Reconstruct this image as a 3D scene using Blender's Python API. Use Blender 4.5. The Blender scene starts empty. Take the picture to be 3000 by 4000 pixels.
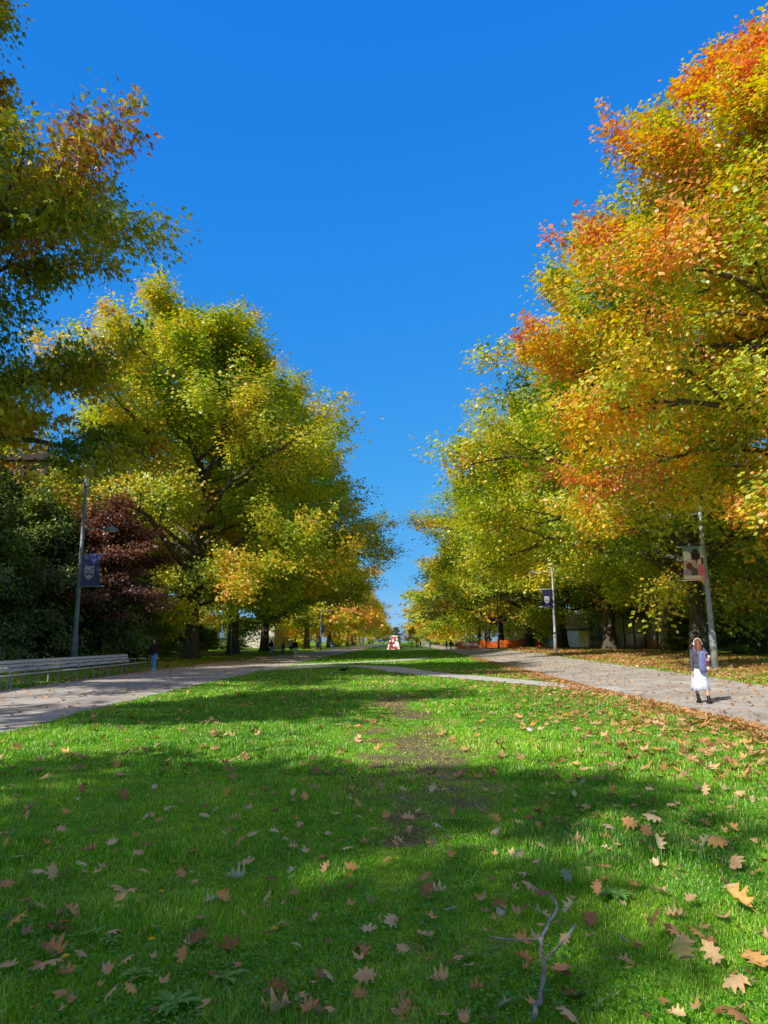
import bpy, bmesh, math, random
import numpy as np
from mathutils import Vector, Matrix, Quaternion
PI = math.pi
R = math.radians
C = bpy.context.scene.collection
SC = bpy.context.scene

# ------------------------------------------------------------------ materials
def new_mat(name):
    m = bpy.data.materials.new(name); m.use_nodes = True
    nt = m.node_tree; nt.nodes.clear()
    return m, nt, nt.nodes, nt.links

def simple(name, col, rough=0.7, metal=0.0, noise=0.12, nscale=8.0, bump=0.0, spec=0.3):
    m, nt, N, L = new_mat(name)
    out = N.new('ShaderNodeOutputMaterial'); b = N.new('ShaderNodeBsdfPrincipled')
    tc = N.new('ShaderNodeTexCoord'); nz = N.new('ShaderNodeTexNoise')
    nz.inputs['Scale'].default_value = nscale; nz.inputs['Detail'].default_value = 5
    L.new(tc.outputs['Object'], nz.inputs['Vector'])
    mx = N.new('ShaderNodeMixRGB'); mx.blend_type = 'MULTIPLY'; mx.inputs[0].default_value = 1
    mx.inputs[1].default_value = (*col, 1)
    rp = N.new('ShaderNodeValToRGB')
    rp.color_ramp.elements[0].position = 0.3; rp.color_ramp.elements[1].position = 0.7
    a = 1 - noise * 2; rp.color_ramp.elements[0].color = (a, a, a, 1); c2 = 1 + noise
    rp.color_ramp.elements[1].color = (c2, c2, c2, 1)
    L.new(nz.outputs['Fac'], rp.inputs[0]); L.new(rp.outputs[0], mx.inputs[2])
    L.new(mx.outputs[0], b.inputs['Base Color'])
    b.inputs['Roughness'].default_value = rough; b.inputs['Metallic'].default_value = metal
    b.inputs['Specular IOR Level'].default_value = spec
    if bump:
        bp = N.new('ShaderNodeBump'); bp.inputs['Strength'].default_value = bump
        bp.inputs['Distance'].default_value = 0.02
        L.new(nz.outputs['Fac'], bp.inputs['Height']); L.new(bp.outputs[0], b.inputs['Normal'])
    L.new(b.outputs[0], out.inputs[0])
    return m

def ramp(N, stops):
    rp = N.new('ShaderNodeValToRGB'); e = rp.color_ramp.elements
    while len(e) < len(stops): e.new(0.5)
    for el, (p, c) in zip(e, stops):
        el.position = p; el.color = (*c, 1)
    return rp

def foliage_mat(name, stops, transl=0.35):
    m, nt, N, L = new_mat(name)
    out = N.new('ShaderNodeOutputMaterial')
    at = N.new('ShaderNodeAttribute'); at.attribute_name = 'hue'
    av = N.new('ShaderNodeAttribute'); av.attribute_name = 'val'
    ao = N.new('ShaderNodeAttribute'); ao.attribute_type = 'OBJECT'; ao.attribute_name = 'autumn'
    ad = N.new('ShaderNodeMath'); ad.operation = 'ADD'
    L.new(at.outputs['Fac'], ad.inputs[0]); L.new(ao.outputs['Fac'], ad.inputs[1])
    rp = ramp(N, stops); L.new(ad.outputs[0], rp.inputs[0])
    mx = N.new('ShaderNodeMixRGB'); mx.blend_type = 'MULTIPLY'; mx.inputs[0].default_value = 1
    L.new(rp.outputs[0], mx.inputs[1]); L.new(av.outputs['Fac'], mx.inputs[2])
    df = N.new('ShaderNodeBsdfDiffuse'); tr = N.new('ShaderNodeBsdfTranslucent')
    gl = N.new('ShaderNodeBsdfGlossy'); gl.inputs['Roughness'].default_value = 0.45
    L.new(mx.outputs[0], df.inputs[0])
    hs = N.new('ShaderNodeHueSaturation'); hs.inputs['Saturation'].default_value = 1.15
    hs.inputs['Value'].default_value = 1.25
    L.new(mx.outputs[0], hs.inputs['Color']); L.new(hs.outputs[0], tr.inputs[0])
    a = N.new('ShaderNodeMixShader'); a.inputs[0].default_value = transl
    L.new(df.outputs[0], a.inputs[1]); L.new(tr.outputs[0], a.inputs[2])
    b = N.new('ShaderNodeMixShader'); b.inputs[0].default_value = 0.06
    L.new(a.outputs[0], b.inputs[1]); L.new(gl.outputs[0], b.inputs[2])
    L.new(b.outputs[0], out.inputs[0])
    return m

OAK = [(0.0, (0.11, 0.22, 0.018)), (0.20, (0.29, 0.43, 0.028)), (0.38, (0.52, 0.60, 0.034)),
       (0.54, (0.80, 0.68, 0.034)), (0.70, (0.90, 0.50, 0.045)), (0.84, (0.90, 0.38, 0.13)), (1.0, (0.74, 0.22, 0.14))]
M_OAK = foliage_mat('oak_leaves', OAK, 0.47)
M_SHRUB = foliage_mat('shrub_leaves', [(0.0, (0.05, 0.09, 0.015)), (0.5, (0.12, 0.19, 0.025)), (1.0, (0.34, 0.40, 0.05))], 0.2)
M_MAPLE = foliage_mat('red_maple_leaves', [(0.0, (0.055, 0.022, 0.014)), (0.5, (0.13, 0.045, 0.028)), (1.0, (0.34, 0.15, 0.08))], 0.3)
M_GRASS = foliage_mat('grass_blades', [(0.0, (0.085, 0.31, 0.014)), (0.5, (0.31, 0.64, 0.026)), (0.85, (0.60, 0.80, 0.055)), (1.0, (0.80, 0.68, 0.26))], 0.42)
M_WEED = foliage_mat('weed_leaves', [(0.0, (0.18, 0.42, 0.06)), (1.0, (0.34, 0.60, 0.11))], 0.35)

def bark(name, c1, c2):
    m, nt, N, L = new_mat(name)
    out = N.new('ShaderNodeOutputMaterial'); b = N.new('ShaderNodeBsdfPrincipled'); b.inputs['Roughness'].default_value = .95
    b.inputs['Specular IOR Level'].default_value = .1
    tc = N.new('ShaderNodeTexCoord'); mp = N.new('ShaderNodeMapping'); mp.inputs['Scale'].default_value = (5, 5, .9)
    L.new(tc.outputs['Object'], mp.inputs[0])
    nz = N.new('ShaderNodeTexNoise'); nz.inputs['Scale'].default_value = 2.2; nz.inputs['Detail'].default_value = 9
    nz.inputs['Roughness'].default_value = .7
    L.new(mp.outputs[0], nz.inputs['Vector'])
    rp = ramp(N, [(.35, c1), (.65, c2)]); L.new(nz.outputs['Fac'], rp.inputs[0])
    n2 = N.new('ShaderNodeTexNoise'); n2.inputs['Scale'].default_value = .9; L.new(tc.outputs['Object'], n2.inputs['Vector'])
    r2 = ramp(N, [(.5, (0, 0, 0)), (.68, (.7, .7, .7))]); L.new(n2.outputs['Fac'], r2.inputs[0])
    mx = N.new('ShaderNodeMixRGB'); L.new(r2.outputs[0], mx.inputs[0]); L.new(rp.outputs[0], mx.inputs[1]); mx.inputs[2].default_value = (.085, .095, .035, 1)
    L.new(mx.outputs[0], b.inputs['Base Color'])
    bp = N.new('ShaderNodeBump'); bp.inputs['Strength'].default_value = .9; bp.inputs['Distance'].default_value = .06
    L.new(nz.outputs['Fac'], bp.inputs['Height']); L.new(bp.outputs[0], b.inputs['Normal'])
    L.new(b.outputs[0], out.inputs[0])
    return m
M_BARK = bark('oak_bark', (.045, .036, .028), (.19, .155, .12))
M_TWIG = bark('twig_bark', (.30, .26, .23), (.85, .78, .70))

# ------------------------------------------------------------------ object helpers
def tag(o, label=None, cat=None, group=None, kind=None):
    if label: o['label'] = label
    if cat: o['category'] = cat
    if group: o['group'] = group
    if kind: o['kind'] = kind
    return o

def thing(name, label, cat, loc=(0, 0, 0), rotz=0.0, group=None):
    o = bpy.data.objects.new(name, None); C.objects.link(o)
    o.empty_display_size = .2
    o.location = loc; o.rotation_euler = (0, 0, rotz)
    return tag(o, label, cat, group)

def link(name, me, parent=None):
    o = bpy.data.objects.new(name, me); C.objects.link(o)
    if parent: o.parent = parent
    return o

class MB:
    def __init__(s): s.v = []; s.f = []
    def add(s, vs, fs):
        b = len(s.v); s.v += [tuple(v) for v in vs]; s.f += [tuple(i + b for i in f) for f in fs]; return s
    def box(s, c, d, rz=0.0, rx=0.0, ry=0.0, bev=0.0):
        M = Matrix.Translation(c) @ Matrix.Rotation(rz, 4, 'Z') @ Matrix.Rotation(ry, 4, 'Y') @ Matrix.Rotation(rx, 4, 'X')
        x, y, z = d[0] / 2, d[1] / 2, d[2] / 2
        if bev:
            bm = bmesh.new(); bmesh.ops.create_cube(bm, size=1, matrix=Matrix.Diagonal((d[0], d[1], d[2], 1)))
            bmesh.ops.bevel(bm, geom=bm.edges[:], offset=bev, segments=2, affect='EDGES', profile=.5)
            bm.verts.ensure_lookup_table()
            s.add([M @ v.co for v in bm.verts], [[v.index for v in f.verts] for f in bm.faces]); bm.free(); return s
        vs = [M @ Vector(p) for p in ((-x, -y, -z), (x, -y, -z), (x, y, -z), (-x, y, -z), (-x, -y, z), (x, -y, z), (x, y, z), (-x, y, z))]
        return s.add(vs, [(0, 3, 2, 1), (4, 5, 6, 7), (0, 1, 5, 4), (1, 2, 6, 5), (2, 3, 7, 6), (3, 0, 4, 7)])
    def tube(s, pts, rad, n=8, cap=True, flat=1.0):
        pts = [Vector(p) for p in pts]; k = len(pts)
        if not isinstance(rad, (list, tuple)): rad = [rad] * k
        t0 = (pts[1] - pts[0]).normalized()
        a = t0.orthogonal().normalized()
        vs = []
        for i in range(k):
            t = (pts[min(i + 1, k - 1)] - pts[max(i - 1, 0)])
            t = t.normalized() if t.length > 1e-9 else t0
            a = (a - t * a.dot(t)); a = a.normalized() if a.length > 1e-6 else t.orthogonal().normalized()
            b = t.cross(a)
            for j in range(n):
                an = 2 * PI * j / n
                vs.append(pts[i] + (a * math.cos(an) + b * math.sin(an) * flat) * rad[i])
        fs = []
        for i in range(k - 1):
            for j in range(n):
                j2 = (j + 1) % n
                fs.append((i * n + j, i * n + j2, (i + 1) * n + j2, (i + 1) * n + j))
        if cap:
            fs.append(tuple(range(n - 1, -1, -1))); fs.append(tuple((k - 1) * n + j for j in range(n)))
        return s.add(vs, fs)
    def lathe(s, prof, c=(0, 0, 0), n=20, sx=1.0, sy=1.0):
        vs = []; k = len(prof)
        for r, z in prof:
            for j in range(n):
                a = 2 * PI * j / n
                vs.append((c[0] + r * sx * math.cos(a), c[1] + r * sy * math.sin(a), c[2] + z))
        fs = [(i * n + j, i * n + (j + 1) % n, (i + 1) * n + (j + 1) % n, (i + 1) * n + j) for i in range(k - 1) for j in range(n)]
        fs.append(tuple(range(n - 1, -1, -1))); fs.append(tuple((k - 1) * n + j for j in range(n)))
        return s.add(vs, fs)
    def ell(s, c, r, n=14, m=9, rot=None):
        vs = []; M = rot or Matrix.Identity(3)
        c = Vector(c)
        for i in range(1, m):
            th = PI * i / m
            for j in range(n):
                a = 2 * PI * j / n
                vs.append(c + M @ Vector((r[0] * math.sin(th) * math.cos(a), r[1] * math.sin(th) * math.sin(a), -r[2] * math.cos(th))))
        k = m - 1
        fs = [(i * n + j, i * n + (j + 1) % n, (i + 1) * n + (j + 1) % n, (i + 1) * n + j) for i in range(k - 1) for j in range(n)]
        vs.append(c + M @ Vector((0, 0, -r[2]))); vs.append(c + M @ Vector((0, 0, r[2])))
        fs += [(k * n, (j + 1) % n, j) for j in range(n)] + [(k * n + 1, (k - 1) * n + j, (k - 1) * n + (j + 1) % n) for j in range(n)]
        return s.add(vs, fs)
    def prism(s, outline, y0, y1):
        n = len(outline)
        vs = [(x, y0, z) for x, z in outline] + [(x, y1, z) for x, z in outline]
        fs = [tuple(range(n)), tuple(range(2 * n - 1, n - 1, -1))] + [(i, i + n, (i + 1) % n + n, (i + 1) % n) for i in range(n)]
        return s.add(vs, fs)
    def build(s, name, mat, parent=None, smooth=False, fix=True):
        me = bpy.data.meshes.new(name); me.from_pydata(s.v, [], s.f)
        if fix:
            bm = bmesh.new(); bm.from_mesh(me); bmesh.ops.recalc_face_normals(bm, faces=bm.faces); bm.to_mesh(me); bm.free()
        if smooth: me.polygons.foreach_set('use_smooth', [True] * len(me.polygons))
        me.materials.append(mat)
        return link(name, me, parent)

def np_mesh(name, verts, faces, mat, smooth=False, attrs=None):
    """verts (V,3); faces list of int arrays (F,k) of constant k; attrs {name:(domain,array)}"""
    me = bpy.data.meshes.new(name)
    nl = sum(f.size for f in faces); nf = sum(len(f) for f in faces)
    me.vertices.add(len(verts)); me.loops.add(nl); me.polygons.add(nf)
    me.vertices.foreach_set('co', np.ascontiguousarray(verts, dtype=np.float32).ravel())
    me.loops.foreach_set('vertex_index', np.concatenate([f.ravel() for f in faces]).astype(np.int32))
    tot = np.concatenate([np.full(len(f), f.shape[1], dtype=np.int32) for f in faces])
    st = np.concatenate([[0], np.cumsum(tot)[:-1]]).astype(np.int32)
    me.polygons.foreach_set('loop_start', st)
    try: me.polygons.foreach_set('loop_total', tot)
    except Exception: pass
    if smooth: me.polygons.foreach_set('use_smooth', np.ones(nf, dtype=bool))
    for k, (dom, arr) in (attrs or {}).items():
        if arr.ndim == 2:
            a = me.attributes.new(k, 'FLOAT_COLOR', dom); a.data.foreach_set('color', arr.astype(np.float32).ravel())
        else:
            a = me.attributes.new(k, 'FLOAT', dom); a.data.foreach_set('value', arr.astype(np.float32).ravel())
    me.materials.append(mat)
    me.update(calc_edges=True); me.validate()
    return me

def vnoise(x, y, seed=0):
    """cheap smooth value noise in 2-D, arrays"""
    x = np.asarray(x, float); y = np.asarray(y, float)
    xi = np.floor(x).astype(np.int64); yi = np.floor(y).astype(np.int64)
    fx = x - xi; fy = y - yi; fx = fx * fx * (3 - 2 * fx); fy = fy * fy * (3 - 2 * fy)
    def h(a, b):
        n = (a * 374761393 + b * 668265263 + seed * 982451653) & 0x7fffffff
        n = ((n ^ (n >> 13)) * 1274126177) & 0x7fffffff
        return ((n ^ (n >> 16)) & 0xffff) / 65535.0
    return (h(xi, yi) * (1 - fx) + h(xi + 1, yi) * fx) * (1 - fy) + (h(xi, yi + 1) * (1 - fx) + h(xi + 1, yi + 1) * fx) * fy
def fbm(x, y, seed=0, o=3):
    t = 0; a = .5; s = 0
    for i in range(o):
        t = t + a * vnoise(np.asarray(x) * 2 ** i, np.asarray(y) * 2 ** i, seed + i); s += a; a *= .5
    return t / s

# ------------------------------------------------------------------ terrain
def sm(e0, e1, t):
    t = np.clip((np.asarray(t, float) - e0) / (e1 - e0), 0, 1); return t * t * (3 - 2 * t)
def gz(x, y):
    x = np.asarray(x, float); y = np.asarray(y, float)
    A = np.interp(y, [-20, 10, 34, 65, 110, 140, 175], [.05, .12, .28, .5, .5, .12, 0])
    B = np.interp(y, [-20, 10, 30, 110, 150, 190], [.1, .15, .25, .2, .1, 0])
    return A * sm(6.5, 14, x) + B * sm(14, 19, x) + .15 * sm(-14.5, -18, x) * np.interp(y, [120, 170], [1, 0])
def gzf(x, y): return float(gz(x, y))

LIN = 6.4; LOUT = 12.3          # right walk, inner and outer edge
def rin(y): return np.interp(y, [-30, 13, 24, 45, 90, 130], [6.8, 6.5, 6.25, 6.7, 7.4, 7.6])
def rout(y): return np.interp(y, [-30, 15, 30, 50, 76, 130], [10.9, 11.2, 11.9, 12.2, 12.9, 13.4])
def lin_(y): return np.interp(y, [-30, 12, 18, 26, 38, 60, 130], [-6.6, -6.85, -7.2, -7.35, -7.55, -7.7, -7.9])
def lout(y): return np.interp(y, [-30, 23, 30, 45, 62, 130], [-12.4, -12.75, -13.2, -13.7, -14.2, -14.2])

def build_ground():
    xs = np.concatenate([[-4000, -1500, -600, -250, -120, -70, -45], np.arange(-32, 36.01, .5), [45, 70, 120, 250, 600, 1500, 4000]])
    ys = np.concatenate([[-1500, -400, -120, -60, -30], np.arange(-14, 130.01, .5), np.arange(134, 200, 4), [210, 250, 320, 450, 700, 1200, 2200, 5000]])
    X, Y = np.meshgrid(xs, ys); nx, ny = len(xs), len(ys)
    V = np.stack([X, Y, gz(X, Y)], -1).reshape(-1, 3)
    i = np.arange(nx * ny).reshape(ny, nx)
    F = np.stack([i[:-1, :-1], i[:-1, 1:], i[1:, 1:], i[1:, :-1]], -1).reshape(-1, 4)
    x, y = V[:, 0], V[:, 1]
    d = dirt_at(x, y); l = litter_at(x, y)
    me = np_mesh('ground', V, [F], M_GROUND, True, {'dirt': ('POINT', d), 'litter': ('POINT', l)})
    o = link('ground', me); tag(o, kind='structure')

def dirt_at(x, y):
    x = np.asarray(x, float); y = np.asarray(y, float)
    w = fbm(x * 1.3, y * .55, 5) - .5
    c = np.interp(y, [3, 8, 12, 20, 30, 40], [.2, .15, -.05, -.2, -.5, -1])
    wd = np.interp(y, [3, 6, 8, 13, 20, 28, 40], [.0, .3, 1.4, 1.6, 1.0, .5, .1])
    d = 1 - sm(.1, 1.0, np.abs(x - c + w * 1.6) / np.maximum(wd, .01))
    d = d * sm(.30, .56, fbm(x * 1.1 + 9, y * .5, 21)) * 1.25
    return np.clip(d, 0, 1) * .66
def litter_at(x, y):
    x = np.asarray(x, float); y = np.asarray(y, float)
    r = rin(y)
    a = np.exp(-np.maximum(r - x, 0) / .55) * (x < r + .3)
    b = sm(0, .8, x - rout(y)) * (.45 + .55 * sm(.35, .6, fbm(x * .5, y * .25, 3))) * (1 - .5 * sm(16, 22, x))
    c = (x < lout(y)) * .5 * sm(.4, .65, fbm(x * .6, y * .3, 8))
    return np.clip(np.where(x < -7, c, np.where(x > 8, b, a * .7)), 0, 1)

def ground_mat():
    m, nt, N, L = new_mat('lawn_ground')
    out = N.new('ShaderNodeOutputMaterial'); b = N.new('ShaderNodeBsdfPrincipled'); b.inputs['Roughness'].default_value = .95
    b.inputs['Specular IOR Level'].default_value = .08
    tc = N.new('ShaderNodeTexCoord')
    def noise(s, d=4, sc=None):
        n = N.new('ShaderNodeTexNoise'); n.inputs['Scale'].default_value = s; n.inputs['Detail'].default_value = d
        if sc:
            mp = N.new('ShaderNodeMapping'); mp.inputs['Scale'].default_value = sc; L.new(tc.outputs['Object'], mp.inputs[0]); L.new(mp.outputs[0], n.inputs['Vector'])
        else: L.new(tc.outputs['Object'], n.inputs['Vector'])
        return n
    n1 = noise(.35); n2 = noise(9, 8); n3 = noise(60, 3)
    r1 = ramp(N, [(.3, (.11, .31, .016)), (.55, (.22, .46, .022)), (.75, (.34, .55, .034))]); L.new(n1.outputs['Fac'], r1.inputs[0])
    r2 = ramp(N, [(.3, (.5, .5, .5)), (.7, (1.25, 1.25, 1.2))]); L.new(n2.outputs['Fac'], r2.inputs[0])
    r3 = ramp(N, [(.3, (.6, .6, .6)), (.7, (1.2, 1.2, 1.2))]); L.new(n3.outputs['Fac'], r3.inputs[0])
    def mul(a, c):
        x = N.new('ShaderNodeMixRGB'); x.blend_type = 'MULTIPLY'; x.inputs[0].default_value = 1; L.new(a, x.inputs[1]); L.new(c, x.inputs[2]); return x.outputs[0]
    g = mul(mul(r1.outputs[0], r2.outputs[0]), r3.outputs[0])
    def mix(f, a, bcol):
        x = N.new('ShaderNodeMixRGB'); L.new(f, x.inputs[0]); L.new(a, x.inputs[1])
        if isinstance(bcol, tuple): x.inputs[2].default_value = (*bcol, 1)
        else: L.new(bcol, x.inputs[2])
        return x.outputs[0]
    def attr(nm):
        a = N.new('ShaderNodeAttribute'); a.attribute_name = nm; return a.outputs['Fac']
    def thr(a, nz, k):
        s = N.new('ShaderNodeMath'); s.operation = 'ADD'; L.new(a, s.inputs[0])
        q = N.new('ShaderNodeMath'); q.operation = 'MULTIPLY_ADD'; L.new(nz, q.inputs[0]); q.inputs[1].default_value = k; q.inputs[2].default_value = -k * .5
        L.new(q.outputs[0], s.inputs[1])
        r = ramp(N, [(.32, (0, 0, 0)), (.62, (1, 1, 1))]); L.new(s.outputs[0], r.inputs[0]); return r.outputs[0]
    n4 = noise(1.6, 3)
    rd = ramp(N, [(.3, (.15, .11, .065)), (.7, (.25, .185, .115))]); L.new(n1.outputs['Fac'], rd.inputs[0])
    g = mix(thr(attr('dirt'), n4.outputs['Fac'], 1.5), g, rd.outputs[0])
    n5 = noise(7.0, 6)
    rl = ramp(N, [(.25, (.20, .10, .04)), (.5, (.50, .27, .10)), (.75, (.68, .42, .18))]); L.new(n5.outputs['Fac'], rl.inputs[0])
    g = mix(thr(attr('litter'), n5.outputs['Fac'], 1.6), g, rl.outputs[0])
    L.new(g, b.inputs['Base Color'])
    bp = N.new('ShaderNodeBump'); bp.inputs['Strength'].default_value = .8; bp.inputs['Distance'].default_value = .06
    L.new(n2.outputs['Fac'], bp.inputs['Height']); L.new(bp.outputs[0], b.inputs['Normal'])
    L.new(b.outputs[0], out.inputs[0])
    return m
M_GROUND = ground_mat()

def paving_mat(name, c1, c2, speck=.25):
    m, nt, N, L = new_mat(name)
    out = N.new('ShaderNodeOutputMaterial'); b = N.new('ShaderNodeBsdfPrincipled'); b.inputs['Roughness'].default_value = .88
    b.inputs['Specular IOR Level'].default_value = .15
    tc = N.new('ShaderNodeTexCoord')
    n1 = N.new('ShaderNodeTexNoise'); n1.inputs['Scale'].default_value = .55; n1.inputs['Detail'].default_value = 8
    n2 = N.new('ShaderNodeTexNoise'); n2.inputs['Scale'].default_value = 45; n2.inputs['Detail'].default_value = 4
    for n in (n1, n2): L.new(tc.outputs['Object'], n.inputs['Vector'])
    r1 = ramp(N, [(.3, c1), (.7, c2)]); L.new(n1.outputs['Fac'], r1.inputs[0])
    r2 = ramp(N, [(.35, (1 - speck,) * 3), (.65, (1 + speck * .5,) * 3)]); L.new(n2.outputs['Fac'], r2.inputs[0])
    x = N.new('ShaderNodeMixRGB'); x.blend_type = 'MULTIPLY'; x.inputs[0].default_value = 1
    L.new(r1.outputs[0], x.inputs[1]); L.new(r2.outputs[0], x.inputs[2])
    n3 = N.new('ShaderNodeTexNoise'); n3.inputs['Scale'].default_value = 2.4; n3.inputs['Detail'].default_value = 6; n3.inputs['Roughness'].default_value = .65; L.new(tc.outputs['Object'], n3.inputs['Vector'])
    r3 = ramp(N, [(.36, (.74, .73, .72)), (.52, (1, 1, 1)), (.72, (1.06, 1.05, 1.03))]); L.new(n3.outputs['Fac'], r3.inputs[0])
    x2 = N.new('ShaderNodeMixRGB'); x2.blend_type = 'MULTIPLY'; x2.inputs[0].default_value = 1; L.new(x.outputs[0], x2.inputs[1]); L.new(r3.outputs[0], x2.inputs[2])
    wv = N.new('ShaderNodeMixRGB'); wv.blend_type = 'ADD'; wv.inputs[0].default_value = .35; L.new(tc.outputs['Object'], wv.inputs[1]); L.new(n3.outputs['Color'], wv.inputs[2])
    vo = N.new('ShaderNodeTexVoronoi'); vo.feature = 'DISTANCE_TO_EDGE'; vo.inputs['Scale'].default_value = .33; L.new(wv.outputs[0], vo.inputs['Vector'])
    r4 = ramp(N, [(.0, (.5, .48, .46)), (.010, (1, 1, 1))]); L.new(vo.outputs['Distance'], r4.inputs[0])
    x3 = N.new('ShaderNodeMixRGB'); x3.blend_type = 'MULTIPLY'; x3.inputs[0].default_value = .75; L.new(x2.outputs[0], x3.inputs[1]); L.new(r4.outputs[0], x3.inputs[2])
    L.new(x3.outputs[0], b.inputs['Base Color'])
    bp = N.new('ShaderNodeBump'); bp.inputs['Strength'].default_value = .3; bp.inputs['Distance'].default_value = .01
    L.new(n2.outputs['Fac'], bp.inputs['Height']); L.new(bp.outputs[0], b.inputs['Normal'])
    L.new(b.outputs[0], out.inputs[0]); return m
M_WALK = paving_mat('gravel_walk', (.46, .405, .35), (.70, .64, .565))
M_CONC = paving_mat('pale_concrete', (.62, .59, .54), (.76, .72, .66), .12)

def strip(name, fa, fb, ys, mat, dz, nx=14, wob=0.0, seed=0):
    V = []
    for y in ys:
        a = float(fa(y)) + (float(fbm(y * 1.4, seed * 7.1, seed)) - .5) * wob + (float(fbm(y * 5.0, seed * 3.1, seed + 9)) - .5) * wob * .5
        c = float(fb(y)) + (float(fbm(y * 1.3, seed * 5.3, seed + 3)) - .5) * wob
        for k in range(nx + 1):
            x = a + (c - a) * k / nx; V.append((x, y, gzf(x, y) + dz))
    n = nx + 1
    F = np.array([(i * n + k, i * n + k + 1, (i + 1) * n + k + 1, (i + 1) * n + k) for i in range(len(ys) - 1) for k in range(nx)])
    o = link(name, np_mesh(name, np.array(V), [F], mat, True)); tag(o, kind='structure'); return o

def ribbon(name, pts, w, mat, dz):
    """pts list of (x,y) centre line, w list of widths"""
    n = 60; P = []
    t = np.linspace(0, len(pts) - 1, n); k = np.arange(len(pts))
    # smooth Catmull-like by interpolating then averaging
    x = np.interp(t, k, [p[0] for p in pts]); y = np.interp(t, k, [p[1] for p in pts]); ww = np.interp(t, k, w)
    for _ in range(6):
        x[1:-1] = (x[:-2] + 2 * x[1:-1] + x[2:]) / 4; y[1:-1] = (y[:-2] + 2 * y[1:-1] + y[2:]) / 4
    V = []
    for i in range(n):
        dx = x[min(i + 1, n - 1)] - x[max(i - 1, 0)]; dy = y[min(i + 1, n - 1)] - y[max(i - 1, 0)]
        l = math.hypot(dx, dy); nxx, nyy = -dy / l, dx / l
        for s in np.linspace(-.5, .5, 5):
            a, c = x[i] + nxx * ww[i] * s, y[i] + nyy * ww[i] * s; V.append((a, c, gzf(a, c) + dz))
    F = np.array([(i * 5 + k, i * 5 + k + 1, (i + 1) * 5 + k + 1, (i + 1) * 5 + k) for i in range(n - 1) for k in range(4)])
    o = link(name, np_mesh(name, np.array(V), [F], mat, True)); tag(o, kind='structure'); return o

CROSS = [(-9.0, 38.5), (-7.2, 41.0), (-5.0, 45.4), (-3.0, 46.5), (-1.0, 43.2), (.3, 37.2), (3.4, 30.6), (5.7, 25.8), (7.2, 23.2)]
CROSS_W = [2.6, 2.4, 2.2, 2.3, 2.6, 2.2, 1.9, 1.6, 1.6]
BRANCH = [(-9.2, 44.5), (-7.8, 48.0), (-5.0, 51.0), (-3.2, 53.5), (-.2, 59.5), (2.5, 70)]
BRANCH_W = [3.0, 2.4, 1.8, 1.7, 1.6, 1.6]
def polydist(x, y, pts):
    d = np.full(np.shape(x), 1e9)
    for (x0, y0), (x1, y1) in zip(pts[:-1], pts[1:]):
        dx, dy = x1 - x0, y1 - y0
        t = np.clip(((x - x0) * dx + (y - y0) * dy) / (dx * dx + dy * dy), 0, 1)
        d = np.minimum(d, np.hypot(x - x0 - t * dx, y - y0 - t * dy))
    return d
def on_paving(x, y):
    p = ((x > rin(y)) & (x < rout(y))) | ((x < lin_(y)) & (x > lout(y)))
    p |= polydist(x, y, CROSS) < 1.0
    p |= polydist(x, y, BRANCH) < .85
    return p

build_ground()
YS = np.concatenate([np.arange(-20, 90, .4), np.arange(90, 160, 1.5), np.arange(160, 480, 8)])
strip('left_walk', lout, lin_, YS, M_WALK, .010, 14, .45, 1)
strip('right_walk', rin, rout, YS, M_WALK, .010, 14, .45, 2)
ribbon('cross_path', CROSS, CROSS_W, M_CONC, .018)
ribbon('branch_path', BRANCH, BRANCH_W, M_CONC, .014)
strip('plaza', lambda y: -6.0, lambda y: 24.0, np.arange(158, 186, 2.0), M_CONC, .02, 6)

# distant hills
def hills():
    V = []; F = []; n = 160
    for i in range(n):
        x = -3200 + 6400 * i / (n - 1); h = 25 + 42 * float(fbm(x * .0016 + 3, 1.5, 40, 4))
        V += [(x, 3000 + abs(x) * -.12, -2), (x, 3060 + abs(x) * -.12, h)]
    F = [(2 * i, 2 * i + 2, 2 * i + 3, 2 * i + 1) for i in range(n - 1)]
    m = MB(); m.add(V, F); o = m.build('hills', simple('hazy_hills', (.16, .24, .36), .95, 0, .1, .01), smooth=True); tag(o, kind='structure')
hills()

# ------------------------------------------------------------------ leaves
LT = np.array([[0, .06, 0], [-.26, .20, -.02], [-.50, .58, -.10], [-.10, .48, .0], [-.17, .62, -.02], [0, 1.05, -.16], [.17, .62, -.02],
               [.10, .48, 0], [.50, .58, -.10], [.26, .20, -.02]], float)
LQ = np.array([[0, 3, 2, 1], [0, 6, 5, 4], [0, 9, 8, 7]])
KT = np.array([[0, 0, 0], [-.42, .5, -.06], [0, 1.05, -.12], [.42, .5, -.06]], float)
KQ = np.array([[0, 3, 2, 1]])

def nrm(a): return a / np.maximum(np.linalg.norm(a, axis=-1, keepdims=True), 1e-9)
def scatter_leaves(pos, d, nrmv, size, tmpl, quads):
    d = nrm(d); x = nrm(np.cross(d, nrmv)); n = np.cross(x, d)
    T = tmpl[None, :, :] * size[:, None, None]
    V = pos[:, None, :] + T[..., 0:1] * x[:, None, :] + T[..., 1:2] * d[:, None, :] + T[..., 2:3] * n[:, None, :]
    k = len(tmpl)
    F = quads[None, :, :] + (np.arange(len(pos)) * k)[:, None, None]
    return V.reshape(-1, 3), F.reshape(-1, 4)

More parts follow.
